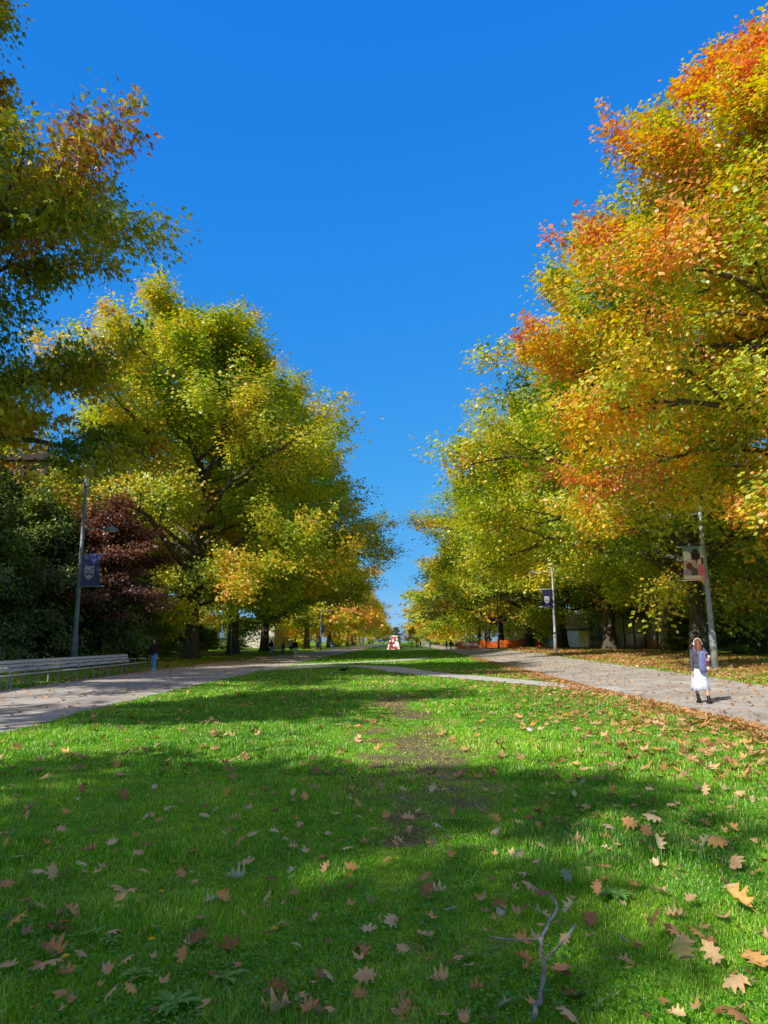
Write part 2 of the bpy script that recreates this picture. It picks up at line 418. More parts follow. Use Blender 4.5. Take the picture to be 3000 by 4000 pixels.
def gen_tree(name, seed, H=27.0, Rr=11.0, zb=3.6, nl=22, m=7, lpc=120, ls=.22, hi=True, mat=None, r0=.62, topw=.5,
             skirt=0.0, hue0=.30, hue_out=.30, hue_up=.10, spread=.16, flat=.33, clump=1.0, lean=(0, 0), lop=.22, fork=False, asc=.30, ca=.42, patch=0.0, pth=(.50, .62), lob=None, lr=(.62, 1.06), ue=.62, tight=1.65, shade_mul=1.0):
    rng = np.random.default_rng(seed); mat = mat or M_OAK
    ph = rng.uniform(0, 6.28, 4)
    def env(az, z):
        u = (z - zb + 1.2) / (H - zb + 1.2)
        u = min(max(u, 0.001), 1)
        p = (math.sin(PI * u ** ue) ** .62) * (1 - (1 - topw) * u ** 2)
        p = max(p, .10)
        lo = 1 + lop * (.5 * math.sin(2 * az + ph[0]) + .35 * math.sin(3 * az + ph[1] + z * .35) + .3 * math.sin(5 * az + ph[2] + z * .8))
        return Rr * p * lo
    segs = []                     # polylines with radii
    n = 12
    lead = [Vector((lean[0] * (i / n) ** 1.6 + (math.sin(i * 1.3 + ph[3]) * .28 if i > 3 else 0), lean[1] * (i / n) ** 1.6 + (math.cos(i * 1.7 + ph[0]) * .28 if i > 3 else 0), H * .86 * i / n)) for i in range(n + 1)]
    def lead_at(z):
        t = min(z / (H * .86) * n, n - 1e-4); i = int(t); return lead[i].lerp(lead[i + 1], t - i)
    rad = [r0 * (1 - .93 * (i / n) ** .8) * (1.0 if i else 1.0) for i in range(n + 1)]
    flare = [lead[0] + Vector((0, 0, -.3)), lead[0] + Vector((0, 0, .05)), lead[0] + Vector((0, 0, .5)), lead[0] + Vector((0, 0, 1.2))]
    segs.append((flare + lead[1:], [r0 * 1.7, r0 * 1.45, r0 * 1.12, r0 * 1.0] + rad[1:], 12))
    CP = []; CD = []; CS = []
    ga = rng.uniform(0, 6.28)
    for i in range(nl):
        f = i / max(nl - 1, 1)
        z0 = zb + (H * .84 - zb) * f ** 1.15
        az = ga + i * 2.39996 + rng.normal(0, .2)
        o = lead_at(z0)
        slope = asc + 1.0 * f ** 1.2 + rng.normal(0, .10)
        if fork and i < 5: slope = .75
        # find the length where the limb meets the envelope
        L = 1.0
        while L < 25:
            z = z0 + L * slope
            if z > H or L > env(az, min(z, H)): break
            L += .25
        L = max(L * rng.uniform(lr[0], lr[1]), 1.2)
        droop = skirt * (1 - f) * L * .22
        end = o + Vector((math.cos(az) * L, math.sin(az) * L, L * slope - droop))
        mid = o.lerp(end, .5) + Vector((0, 0, L * (.10 + .10 * (1 - f)) + droop * .6)) + Vector(rng.normal(0, .05 * L, 3))
        K = 9
        pl = [o * (1 - t) ** 2 + mid * 2 * t * (1 - t) + end * t * t for t in np.linspace(0, 1, K)]
        for q in range(1, K): pl[q] = pl[q] + Vector(rng.normal(0, .018 * L, 3))
        rl = min(r0 * .52 * (L / Rr) ** .7 * (1 - .35 * f) + .03, r0 * .6)
        rr = [rl * (1 - .86 * (q / (K - 1)) ** .85) for q in range(K)]
        segs.append((pl, rr, 7))
        for s in range(m):
            t = .22 + .78 * (s + rng.uniform(.2, .8)) / m
            q = min(t * (K - 1), K - 1.001); a = int(q); p = pl[a].lerp(pl[a + 1], q - a)
            tg = (pl[a + 1] - pl[a]).normalized()
            ang = (1 if s % 2 else -1) * rng.uniform(.55, 1.2) * (1 - .4 * t)
            dr = Quaternion((0, 0, 1), ang) @ tg; dr.z = dr.z * .6 + rng.normal(.14, .36); dr.normalize()
            l2 = (L * .40 * (1.15 - .75 * t) + .7) * rng.uniform(.75, 1.2)
            e2 = p + dr * l2 + Vector((0, 0, -.03 * l2 * l2))
            hr = math.hypot(e2.x, e2.y); az2 = math.atan2(e2.y, e2.x); ev = env(az2, min(e2.z, H)) * 1.08
            if hr > ev: e2.x *= ev / hr; e2.y *= ev / hr
            m2 = p.lerp(e2, .5) + Vector(rng.normal(0, .08 * l2, 3)) + Vector((0, 0, .06 * l2))
            r2 = max(rr[a] * .5, .022)
            segs.append(([p, m2, e2], [r2, r2 * .65, .012], 5))
            nt = 3 if hi else 2
            for k in range(nt + 1):
                tt = .35 + .65 * k / nt
                p3 = p.lerp(m2, tt * 2) if tt < .5 else m2.lerp(e2, tt * 2 - 1)
                d3 = Quaternion((0, 0, 1), rng.uniform(-1.2, 1.2)) @ dr; d3.z += rng.normal(0, .3); d3.normalize()
                l3 = rng.uniform(.4, 1.1) * clump
                e3 = p3 + d3 * l3
                if hi: segs.append(([p3, e3], [.016, .007], 3))
                CP.append(e3); CD.append(d3); CS.append(rng.uniform(.7, 1.25) * clump)
        CP.append(end); CD.append((pl[-1] - pl[-2]).normalized()); CS.append(clump)
    # small sprigs that stand out of the outline
    if hi:
        base = [i for i in range(len(CP)) if math.hypot(CP[i].x, CP[i].y) > .72 * env(math.atan2(CP[i].y, CP[i].x), min(CP[i].z, H)) or CP[i].z > H * .72]
        for i in rng.choice(base, min(len(base), 260), replace=False):
            p = CP[i]; d = Vector((p.x, p.y, 0)).normalized() * rng.uniform(.2, 1) + Vector((rng.normal(0, .4), rng.normal(0, .4), rng.uniform(.1, 1.2))); d.normalize()
            l = rng.uniform(.6, 1.9); e = p + d * l
            segs.append(([p, p.lerp(e, .5) + Vector(rng.normal(0, .06, 3)), e], [.018, .012, .006], 3))
            for q in (.55, .8, 1.0):
                CP.append(p.lerp(e, q) + Vector(rng.normal(0, .08, 3))); CD.append(d); CS.append(rng.uniform(.30, .50))
    # crown top
    for k in range(8 if hi else 3):
        p = lead[-1] + Vector((rng.normal(0, .9), rng.normal(0, .9), rng.uniform(-1.0, H * .1)))
        CP.append(p); CD.append(Vector((rng.normal(), rng.normal(), .6)).normalized()); CS.append(clump * 1.1)
        segs.append(([lead[-1], p], [.05, .01], 4))
    mb = MB()
    for pl, rr, k in segs: mb.tube(pl, rr, k, False)
    tme = bpy.data.meshes.new(name + '_trunk'); tme.from_pydata(mb.v, [], mb.f); tme.materials.append(M_BARK)
    tme.polygons.foreach_set('use_smooth', [True] * len(tme.polygons))
    # leaves
    CP = np.array([tuple(c) for c in CP]); CD = np.array([tuple(c) for c in CD]); CS = np.array(CS); nc = len(CP)
    er = np.array([env(math.atan2(p[1], p[0]), min(max(p[2], zb), H)) for p in CP])
    rf = np.clip(np.hypot(CP[:, 0], CP[:, 1]) / er, 0, 1.2)
    ch = hue0 + hue_out * (rf - .75) + hue_up * ((CP[:, 2] - zb) / (H - zb) - .4) + rng.normal(0, spread, nc) * (.5 + .5 * rf)
    ch += patch * sm(pth[0], pth[1], fbm(CP[:, 0] * .8 + CP[:, 2] * .7 + seed * 3, CP[:, 1] * .8 - CP[:, 2] * .6, seed + 5))
    # larger sprays of one colour
    ch += (fbm(CP[:, 0] * .28 + CP[:, 2] * .33 + seed, CP[:, 1] * .28 - CP[:, 2] * .21, seed) - .5) * ca
    cnt = np.maximum((lpc * np.minimum(CS ** 2, CS * 1.2) * rng.uniform(.25, 1.6, nc) / clump ** 2), 6).astype(int)
    ci = np.repeat(np.arange(nc), cnt); N = len(ci); s = CS[ci][:, None]
    off = np.clip(rng.normal(0, 1, (N, 3)), -tight, tight) * np.array([.55, .55, flat]) * s + CD[ci] * (rng.uniform(-1.3, .8, (N, 1)) * s)
    off[:, 2] -= .10 * (off[:, 0] ** 2 + off[:, 1] ** 2) / s[:, 0]
    pos = CP[ci] + off * .86
    out = nrm(pos * np.array([1, 1, .35]) - np.array([0, 0, .35 * H * .45]))
    dirn = nrm(off * np.array([1, 1, .3]) * .8 + out * .5 + rng.normal(0, .55, (N, 3)) + np.array([0, 0, -.55]))
    nv = nrm(rng.normal(0, .36, (N, 3)) + np.array([0, 0, .8]) + out * .75)
    size = ls * rng.uniform(.55, 1.35, N)
    V, F = scatter_leaves(pos, dirn, nv, size, LT if lob else KT, LQ if lob else KQ)
    hue = np.clip(ch[ci] + rng.normal(0, .085, N), 0, 1.0)
    val = np.clip(rng.normal(1, .16, N) * (.90 + .14 * fbm(CP[:, 0], CP[:, 1], 77))[ci], .45, 1.5) * shade_mul
    k = 3 if lob else 1
    cme = np_mesh(name + '_crown', V, [F], mat, False, {'hue': ('FACE', np.repeat(hue, k)), 'val': ('FACE', np.repeat(val, k))})
    return tme, cme

TREES = {
 'orange': gen_tree('orange_oak', 11, H=30, Rr=13.0, zb=5.3, nl=54, m=7, lpc=270, ls=.175, flat=.48, hue0=.41, hue_out=.18, hue_up=.09, spread=.14, skirt=.9, lop=.09, topw=.72, ue=.72, ca=.2, patch=.34, pth=(.50, .60), r0=.55),
 'near':   gen_tree('near_oak', 23, H=27, zb=4.0, Rr=11.5, nl=40, m=7, lpc=240, ls=.205, lob=True, hue0=.31, hue_out=.18, hue_up=.14, spread=.14, skirt=.6, lop=.20, topw=.42, shade_mul=.74, patch=.25, pth=(.56, .66), r0=.5),  # leaf colour darkened to put this tree in shade
 'wide':   gen_tree('wide_oak', 37, H=30, Rr=12.0, nl=50, m=7, lpc=135, ls=.215, flat=.52, topw=.92, ue=.84, lop=.18, hue0=.33, hue_out=.18, hue_up=.02, spread=.12, skirt=1.1, r0=.48, ca=.25, patch=.18, lr=(.45, 1.06), pth=(.60, .68)),
 'tall':   gen_tree('tall_oak', 41, H=28, Rr=11.0, nl=46, m=7, lpc=135, ls=.22, flat=.52, topw=.90, ue=.80, lop=.18, hue0=.33, hue_out=.20, hue_up=.06, spread=.12, skirt=1.0, r0=.44, ca=.25, patch=.18, lr=(.45, 1.06), pth=(.58, .68), fork=True),
 'far':    gen_tree('far_oak', 53, H=26, Rr=10.5, nl=26, m=6, lpc=46, ls=.45, hi=False, hue0=.36, hue_out=.26, hue_up=.08, spread=.13, skirt=1.0, clump=1.25, r0=.45, patch=.2, pth=(.55, .66)),
 'small':  gen_tree('small_oak', 67, H=18.5, Rr=6.6, zb=3.2, nl=10, m=2, lpc=330, ls=.32, hi=False, hue0=.36, r0=.35, lop=.45, lr=(.7, 1.05), clump=1.3, tight=1.15),
 'shrub':  gen_tree('shrub', 71, H=8.5, Rr=3.9, zb=.5, nl=24, m=6, lpc=110, ls=.17, hi=False, mat=M_SHRUB, hue0=.30, hue_out=.25, r0=.16, topw=.75, clump=.75, skirt=1.0),
 'maple':  gen_tree('maple', 83, H=8.8, Rr=4.6, zb=1.6, nl=18, m=6, lpc=110, ls=.15, hi=False, mat=M_MAPLE, hue0=.40, hue_out=.45, hue_up=.3, r0=.17, topw=.8, clump=.7, flat=.2),
}

def tree(name, kind, x, y, rot=0, sc=1.0, autumn=0.0, label='', group=None, cat='tree', sz=1.0):
    t = thing(name, label, cat, (x, y, gzf(x, y)), rot, group)
    if sz == 1.0 and sc > 1.13: sz = (1.0 + (sc - 1) * .25) / sc
    t.scale = (sc, sc, sc * sz)
    tm, cm = TREES[kind]
    link('trunk', tm, t)
    c = link('crown', cm, t); c['autumn'] = float(autumn)
    return t

AV = 'oak trees lining the avenue'
# ---- left row
tree('oak_tree', 'small', -15.2, -11.0, 3.9, 1.0, 0, 'oak tree outside the frame on the left, casting the nearest shadow on the lawn', AV)
tree('oak_tree', 'small', -17.5, 2.5, 0.0, 1.0, 0, 'oak tree just outside the left frame edge, shading the middle of the lawn', AV)
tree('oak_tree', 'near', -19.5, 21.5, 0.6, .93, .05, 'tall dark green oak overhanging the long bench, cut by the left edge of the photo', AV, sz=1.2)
tree('oak_tree', 'wide', -17.8, 60, 2.2, 1.30, .06, 'broad oak with thick trunk beside the walking person in blue jeans', AV, sz=.84)
tree('oak_tree', 'tall', -19.0, 80, 3.9, 1.48, .02, 'oak with dark straight trunk behind the double-headed lamp post on the left', AV, sz=.82)
tree('oak_tree', 'wide', -19.3, 100, .6, 1.35, -.06, 'dark green oak with a forked low trunk behind the far left bench', AV)
# ---- right row
tree('oak_tree', 'orange', 20.6, 28.5, 2.0, 1.14, .0, 'largest orange and red oak overhanging the picture banner on the right', AV, sz=.90)
tree('oak_tree', 'wide', 19.7, 48, 4.0, 1.24, .0, 'yellow-green oak with massive trunk behind the lamp post with picture banner', AV)
tree('oak_tree', 'tall', 20.7, 72, 5.2, 1.38, .0, 'oak with mossy forked trunk in front of the glass building', AV)
tree('oak_tree', 'wide', 20.4, 92, 1.9, 1.48, -.04, 'oak with sun-dappled trunk directly behind the right lamp post with navy banner', AV)
tree('oak_tree', 'tall', 19.7, 112, .3, 1.58, .0, 'oak with trunk at the near end of the orange safety fence', AV)
farl = ['far oak on the left walk beyond the group of walkers', 'yellowing far oak on the left before the distant hall', 'far left oak behind the white cairn, partly orange', 'distant left oak near the end of the walk']
rngT = random.Random(5)
yy = [142, 160, 181, 202, 224, 246, 270, 296, 324, 354, 390, 430, 475]
ordl = ['first', 'second', 'third', 'fourth', 'fifth', 'sixth', 'seventh', 'eighth', 'ninth', 'tenth', 'eleventh', 'twelfth', 'thirteenth', 'fourteenth']
for i, y in enumerate(yy):
    tree('oak_tree', 'far', -19.3 + rngT.uniform(-.6, .8), y, rngT.uniform(0, 6.28), rngT.uniform(1.25, 1.4), [.10, .16, .12][min(i, 2)] + rngT.uniform(-.06, .06),
         '%s distant oak along the left walk, counted from the forked oak onward' % ordl[i], 'distant oaks on the left of the avenue')
for i, y in enumerate([131, 150, 168, 188, 210, 232, 256, 282, 310, 340, 375, 415, 455]):
    tree('oak_tree', 'far', 17.6 + rngT.uniform(-.6, .6), y, rngT.uniform(0, 6.28), rngT.uniform(1.42, 1.6), rngT.uniform(-.04, .10),
         '%s distant oak along the right walk, counted from the orange safety fence onward' % ordl[i], 'distant oaks on the right of the avenue')
for i, (x, y, s, a) in enumerate([(-8.5, 330, .40, .0), (10, 335, .42, -.05), (-3.0, 345, .34, .0), (5, 340, .36, -.08)]):
    tree('oak_tree', 'far', x, y, i * 1.3, s, a, '%s hazy oak closing the far end of the avenue, from the left' % ordl[[0, 2, 1, 3][i]], 'oaks closing the end of the avenue')
tree('small_yellow_tree', 'small', 2.0, 155, 1.0, .25, .12, 'small round golden yellow tree right beside the white cairn')
# ---- behind the left row
BK = 'background trees behind the left row'
for i, (x, y, s, a) in enumerate([(-33, 34, .95, -.06), (-37, 62, .9, .0), (-36, 92, .8, .1), (-40, 120, .85, .12), (-42, 150, .85, .1)]):
    tree('oak_tree', 'far', x, y, i * 1.7 + .5, s, a, '%s shaded tree in the second row behind the left avenue oaks, from the front' % ordl[i], BK)
for i, (x, y, s, a) in enumerate([(40, 128, .8, .1), (36, 160, .8, .0), (38, 190, .85, .05)]):
    tree('oak_tree', 'far', x, y, i * 1.1, s, a, '%s tree in the second row beyond the glass building on the right' % ordl[i], 'background trees behind the right row')
SH = 'dark shrubs behind the long bench'
shl = ['dark green tree-like shrub at the left frame edge behind the long bench', 'dark shrub left of the crest banner lamp post', 'tallest dark shrub directly behind the crest banner lamp post',
       'dark shrub filling the gap under the red maple', 'low dark shrub beside the broad oak trunk on the left', 'shadowed shrub deep behind the long bench', 'dark shrub between the crest banner and the red maple']
for i, (x, y, s, rz, sz) in enumerate([(-21.5, 33.5, .95, 0, 1.05), (-21.0, 40, .95, 1, 1.1), (-20.2, 45.0, 1.0, 2, 1.0), (-19.8, 53, .62, 3, .8), (-24.5, 62, .8, 4, .7), (-27, 44, 1.2, 5, 1.15), (-23.5, 51, 1.0, .5, 1.0)]):
    tree('shrub', 'shrub', x, y, rz, s, 0, shl[i], SH, 'shrub', sz)
tree('red_maple', 'maple', -18.4, 43.5, .6, 1.05, 0, 'small red-leaved maple under the oaks behind the crest banner')
for i, (x, y, s_, rz, sz) in enumerate([(-27, 74, .62, 0, .75), (-28, 84, .55, 1, .7), (-27.5, 95, .6, 2, .65), (-29, 106, .55, 3, .7), (-28, 118, .6, 4, .6)]):
    tree('shrub', 'shrub', x, y, rz, s_, .1 + .06 * i, '%s low bush behind the left trunks, counted from the broad oak onward' % ordl[i], 'low bushes behind the left trunks', 'shrub', sz)
tree('shrub', 'shrub', 23.0, 124, 1.0, .62, .5, 'rounded green shrub beyond the orange fence by the white canopy', None, 'shrub', .6)
tree('shrub', 'shrub', 25.5, 64, 2.0, .6, .1, 'shaded bush against the glass building behind the mossy forked oak', 'bushes along the glass building', 'shrub', .7)
tree('shrub', 'shrub', 25.2, 55.0, 3.0, .55, .15, 'dark bush against the glass building right of the picture banner post', 'bushes along the glass building', 'shrub', .9)

# ------------------------------------------------------------------ lawn grass
def build_grass():
    rng = np.random.default_rng(4)
    Vs = []; Fq = []; Ft = []; H_ = []; Vv = []; base = 0
    def batch(n, y0, y1, h, w, xm=0.62, pw=1.0, full=False):
        nonlocal base
        y = y0 + (y1 - y0) * rng.uniform(0, 1, n) ** pw
        x = rng.uniform(-1, 1, n) * (y * xm + .5) + .012 * y
        ok = (~on_paving(x, y)) & (x > -19) & (x < 21)
        dd = dirt_at(x, y); ok &= rng.uniform(0, 1, n) > dd * .78
        ll = litter_at(x, y); ok &= rng.uniform(0, 1, n) > ll * .75
        x, y, dd, ll = x[ok], y[ok], dd[ok], ll[ok]; n = len(x)
        cl = fbm(x * 1.6, y * 1.6, 31); tall = .55 + 1.15 * sm(.42, .75, cl)
        hh = h * tall * rng.uniform(.55, 1.25, n) * (1 - .55 * np.minimum(dd * 1.5, 1)); ww = w * rng.uniform(.7, 1.3, n)
        az = rng.uniform(0, 6.28, n); lean = hh * rng.uniform(.15, .95, n)
        bx, by = np.cos(az), np.sin(az); px, py = -by, bx
        z = gz(x, y) - .004
        P = np.stack([x, y, z], -1)
        s = np.stack([px * ww / 2, py * ww / 2, np.zeros(n)], -1)
        mid = P + np.stack([bx * lean * .35, by * lean * .35, hh * .6], -1)
        tip = P + np.stack([bx * lean, by * lean, hh * (1 - .25 * (lean / hh) ** 2)], -1)
        V = np.stack([P - s, P + s, mid + s * .8, mid - s * .8, tip], 1).reshape(-1, 3)
        i = base + np.arange(n) * 5
        Fq.append(np.stack([i, i + 1, i + 2, i + 3], -1)); Ft.append(np.stack([i + 3, i + 2, i + 4], -1))
        Vs.append(V); base += n * 5
        hue = np.clip(.34 + (fbm(x * .5, y * .5, 12) - .5) * .8 + (fbm(x * 2.2, y * 2.2, 14) - .5) * .5 + rng.normal(0, .14, n) + dd * .35, 0, .87)
        dry = rng.uniform(0, 1, n) < .09 + .16 * np.minimum(dd * 2, 1) + .12 * sm(.55, .75, fbm(x * .9, y * .9, 44)); hue[dry] = rng.uniform(.88, 1.0, dry.sum())
        H_.append(hue); Vv.append(np.clip(rng.normal(1.0, .26, n), .4, 1.6))
    batch(160000, 2.9, 5.0, .052, .0045)
    batch(190000, 4.8, 8.5, .052, .0065)
    batch(170000, 8.2, 15, .054, .011)
    batch(130000, 14.5, 28, .060, .020)
    batch(90000, 27, 52, .058, .040)
    batch(30000, 50, 110, .07, .09, .30)
    # clover and other small round leaves between the blades
    n = 60000; y = 2.9 + 8 * rng.uniform(0, 1, n) ** 1.3; x = rng.uniform(-1, 1, n) * (y * .62 + .4)
    ok = (fbm(x * 1.1 + 5, y * 1.1, 61) > .53) & (rng.uniform(0, 1, n) > dirt_at(x, y)) & ~on_paving(x, y); x, y = x[ok], y[ok]; n = len(x)
    az = rng.uniform(0, 6.28, n); d = np.stack([np.cos(az), np.sin(az), rng.normal(.1, .2, n)], -1); nv = np.stack([rng.normal(0, .3, n), rng.normal(0, .3, n), np.ones(n)], -1)
    V, F = scatter_leaves(np.stack([x, y, gz(x, y) + rng.uniform(.012, .05, n)], -1), d, nv, rng.uniform(.012, .024, n), np.array([[0, 0, 0], [-.55, .55, .06], [0, 1.0, 0], [.55, .55, .06]]), KQ)
    Vs.append(V); Fq.append(F + base); base += len(V); cq = n
    ch_, cv_ = rng.uniform(.02, .38, n), rng.uniform(.75, 1.2, n)
    V = np.concatenate(Vs); q = np.concatenate(Fq); t = np.concatenate(Ft); h = np.concatenate(H_); v = np.concatenate(Vv)
    me = np_mesh('grass', V, [q, t], M_GRASS, False, {'hue': ('FACE', np.concatenate([h, ch_, h])), 'val': ('FACE', np.concatenate([v, cv_, v]))})
    o = link('grass', me); tag(o, 'short green lawn grass covering the middle of the avenue', 'grass', kind='stuff')
build_grass()

# ------------------------------------------------------------------ fallen leaves
OUT = [(0, 0), (.06, .08), (.16, .14), (.30, .12), (.24, .22), (.17, .31), (.27, .36), (.43, .42), (.40, .50), (.20, .55), (.24, .62), (.37, .72), (.27, .77), (.14, .78), (.11, .88), (0, 1.0)]
OUT = OUT + [(-x, y) for x, y in reversed(OUT[1:-1])]
def leaf_mesh(kind, curl, mat, name):
    rng = random.Random(kind * 7 + 1); mb = MB()
    def warp(x, y):
        z = curl * (.55 * x * x * 2.4 + .30 * (y - .45) ** 2) + .05 * math.sin(9 * x + kind) * abs(x) * 2 + .035 * math.sin(7 * y + kind * 2)
        if kind % 3 == 1: z = -z * .6 + .16
        return (x * (1 - .25 * curl * abs(x)), y, max(z, -.02) + .03)
    cent = [(0, y) for y in (0.0, .1, .24, .36, .5, .62, .75, .88, 1.0)]
    n = len(OUT); vs = [warp(x + rng.uniform(-.02, .02), y + rng.uniform(-.02, .02)) for x, y in OUT]
    mid = [warp(x * .45, y) for x, y in OUT]
    cl = [warp(0, y) for x, y in OUT]
    fs = []
    for i in range(n):
        j = (i + 1) % n
        fs.append((i, j, n + j, n + i)); fs.append((n + i, n + j, 2 * n + j, 2 * n + i))
    mb.add(vs + mid + cl, fs)
    mb.tube([(0, -.22, .05), (0.01, -.1, .03), (0, .02, .03)], [.011, .010, .009], 4)
    me = bpy.data.meshes.new(name); me.from_pydata(mb.v, [], mb.f)
    bm = bmesh.new(); bm.from_mesh(me); bmesh.ops.remove_doubles(bm, verts=bm.verts, dist=.0005)
    bmesh.ops.recalc_face_normals(bm, faces=bm.faces); bm.to_mesh(me); bm.free()
    me.materials.append(mat); me.polygons.foreach_set('use_smooth', [True] * len(me.polygons)); return me

def dryleaf(name, c):
    m, nt, N, L = new_mat(name)
    out = N.new('ShaderNodeOutputMaterial'); tc = N.new('ShaderNodeTexCoord'); nz = N.new('ShaderNodeTexNoise'); nz.inputs['Scale'].default_value = 5; nz.inputs['Detail'].default_value = 6
    oi = N.new('ShaderNodeObjectInfo')
    av = N.new('ShaderNodeVectorMath'); L.new(tc.outputs['Object'], av.inputs[0]); L.new(oi.outputs['Random'], av.inputs[1]); av.operation = 'ADD'
    L.new(av.outputs[0], nz.inputs['Vector'])
    rp = ramp(N, [(.25, tuple(x * .72 for x in c)), (.5, c), (.8, tuple(min(x * 1.2, .8) for x in c))]); L.new(nz.outputs['Fac'], rp.inputs[0])
    df = N.new('ShaderNodeBsdfDiffuse'); tr = N.new('ShaderNodeBsdfTranslucent'); L.new(rp.outputs[0], df.inputs[0]); L.new(rp.outputs[0], tr.inputs[0])
    mx = N.new('ShaderNodeMixShader'); mx.inputs[0].default_value = .22; L.new(df.outputs[0], mx.inputs[1]); L.new(tr.outputs[0], mx.inputs[2])
    L.new(mx.outputs[0], out.inputs[0]); return m
TONES = [('tan', (.88, .55, .28)), ('reddish brown', (.72, .37, .17)), ('orange', (.88, .46, .16)), ('light tan', (.90, .67, .38)), ('dark brown', (.44, .22, .10)), ('pale grey', (.66, .59, .55))]
TM = [dryleaf('dry_leaf_' + n.replace(' ', '_'), c) for n, c in TONES]
SHAPES = [(0, .35, 'flat'), (1, 1.2, 'arched'), (2, 1.3, 'curled'), (3, 2.1, 'tightly curled'), (4, .7, 'open')]
LM = {(k, t): leaf_mesh(s[0], s[1], TM[t], 'fallen_leaf') for k, s in enumerate(SHAPES) for t in range(6)}
NAMED = [(-1.7,3.51,0.2,0), (-1.59,3.5,0.128,1), (-1.83,4.72,0.2,0), (-1.63,4.65,0.178,0), (-1.13,4.85,0.197,3), (-1.84,5.29,0.14,0), (-1.45,5.1,0.133,2), (-1.23,5.47,0.16,1), (-1.76,6.18,0.2,0), (-1.0,6.05,0.109,3), (-0.61,5.99,0.086,3), (-0.77,5.14,0.112,5), (-1.18,4.46,0.151,5), (-1.03,4.49,0.134,2), (-1.94,4.07,0.2,4), (-1.82,3.84,0.2,1), (-2.08,3.98,0.147,2), (-1.81,4.2,0.133,1), (-1.09,4.06,0.2,4), (-0.82,3.91,0.2,4), (-0.63,4.1,0.167,0), (-0.47,4.28,0.087,0), (-1.03,3.57,0.104,1), (-0.84,3.52,0.122,4), (-1.25,3.23,0.104,0), (-1.41,3.24,0.08,1), (-1.15,3.32,0.08,2), (-0.84,3.2,0.138,0), (-0.46,3.28,0.2,0), (-0.42,3.19,0.11,1), (-2.21,4.73,0.131,0), (-2.1,4.74,0.13,4), (-1.49,4.51,0.08,2), (-0.88,4.83,0.142,1), (-0.35,4.68,0.085,4), (-0.45,4.6,0.117,4), (-0.36,5.55,0.119,3), (-0.31,5.1,0.129,2), (-0.28,5.74,0.123,1), (-1.32,4.09,0.08,1), (-1.5,4.36,0.08,1), (-1.69,4.41,0.094,0), (-1.06,7.97,0.155,2), (-0.8,7.97,0.183,4), (-3.4,6.57,0.2,1), (-2.79,5.74,0.113,2), (-3.23,7.39,0.142,4), (-2.57,6.63,0.151,4), (-3.0,11.73,0.2,2), (-3.54,10.47,0.135,2), (-0.12,3.54,0.133,0), (-0.15,3.41,0.116,1), (0.12,3.51,0.145,0), (0.02,3.34,0.2,1), (0.36,3.45,0.091,1), (0.47,3.34,0.108,3), (0.66,3.28,0.152,0), (0.91,3.39,0.2,3), (0.69,3.41,0.17,4), (0.79,3.63,0.166,1), (1.3,3.57,0.2,0), (1.56,3.55,0.158,0), (1.11,3.92,0.15,3), (1.04,3.81,0.102,0), (1.4,4.01,0.124,0), (1.41,4.19,0.129,1), (1.58,4.32,0.134,0), (1.76,4.26,0.184,0), (2.0,4.44,0.193,2), (1.85,4.08,0.179,0), (1.7,3.84,0.2,2), (1.5,3.7,0.147,0), (1.53,3.96,0.109,2), (1.29,4.02,0.139,4), (1.38,4.3,0.099,1), (1.61,4.67,0.16,0), (1.72,4.77,0.128,2), (1.65,4.5,0.121,0), (1.15,4.54,0.119,1), (0.89,4.22,0.126,3), (0.97,4.18,0.157,4), (0.86,4.02,0.091,0), (0.61,3.67,0.111,4), (0.82,4.69,0.172,0), (0.89,4.61,0.153,4), (0.74,4.4,0.154,3), (0.55,4.36,0.104,5), (0.27,4.65,0.144,3), (0.48,4.62,0.135,0), (0.53,4.51,0.116,4), (0.11,4.57,0.133,4), (0.21,5.45,0.137,0), (0.33,5.32,0.134,2), (1.03,5.71,0.165,3), (1.26,5.84,0.2,0), (1.67,6.26,0.2,3), (2.19,6.39,0.2,3), (1.94,6.23,0.185,1), (1.71,6.66,0.194,1), (2.13,5.45,0.167,3), (2.4,5.62,0.2,2), (2.31,5.35,0.2,0), (2.31,5.8,0.177,0), (2.68,6.07,0.164,2), (1.39,5.1,0.133,1), (1.5,4.85,0.164,2), (1.31,4.85,0.145,2), (1.04,4.8,0.124,5), (1.21,5.07,0.094,3), (0.32,6.16,0.131,5), (0.77,5.28,0.115,3), (1.53,5.57,0.103,3), (0.31,4.41,0.097,5)]

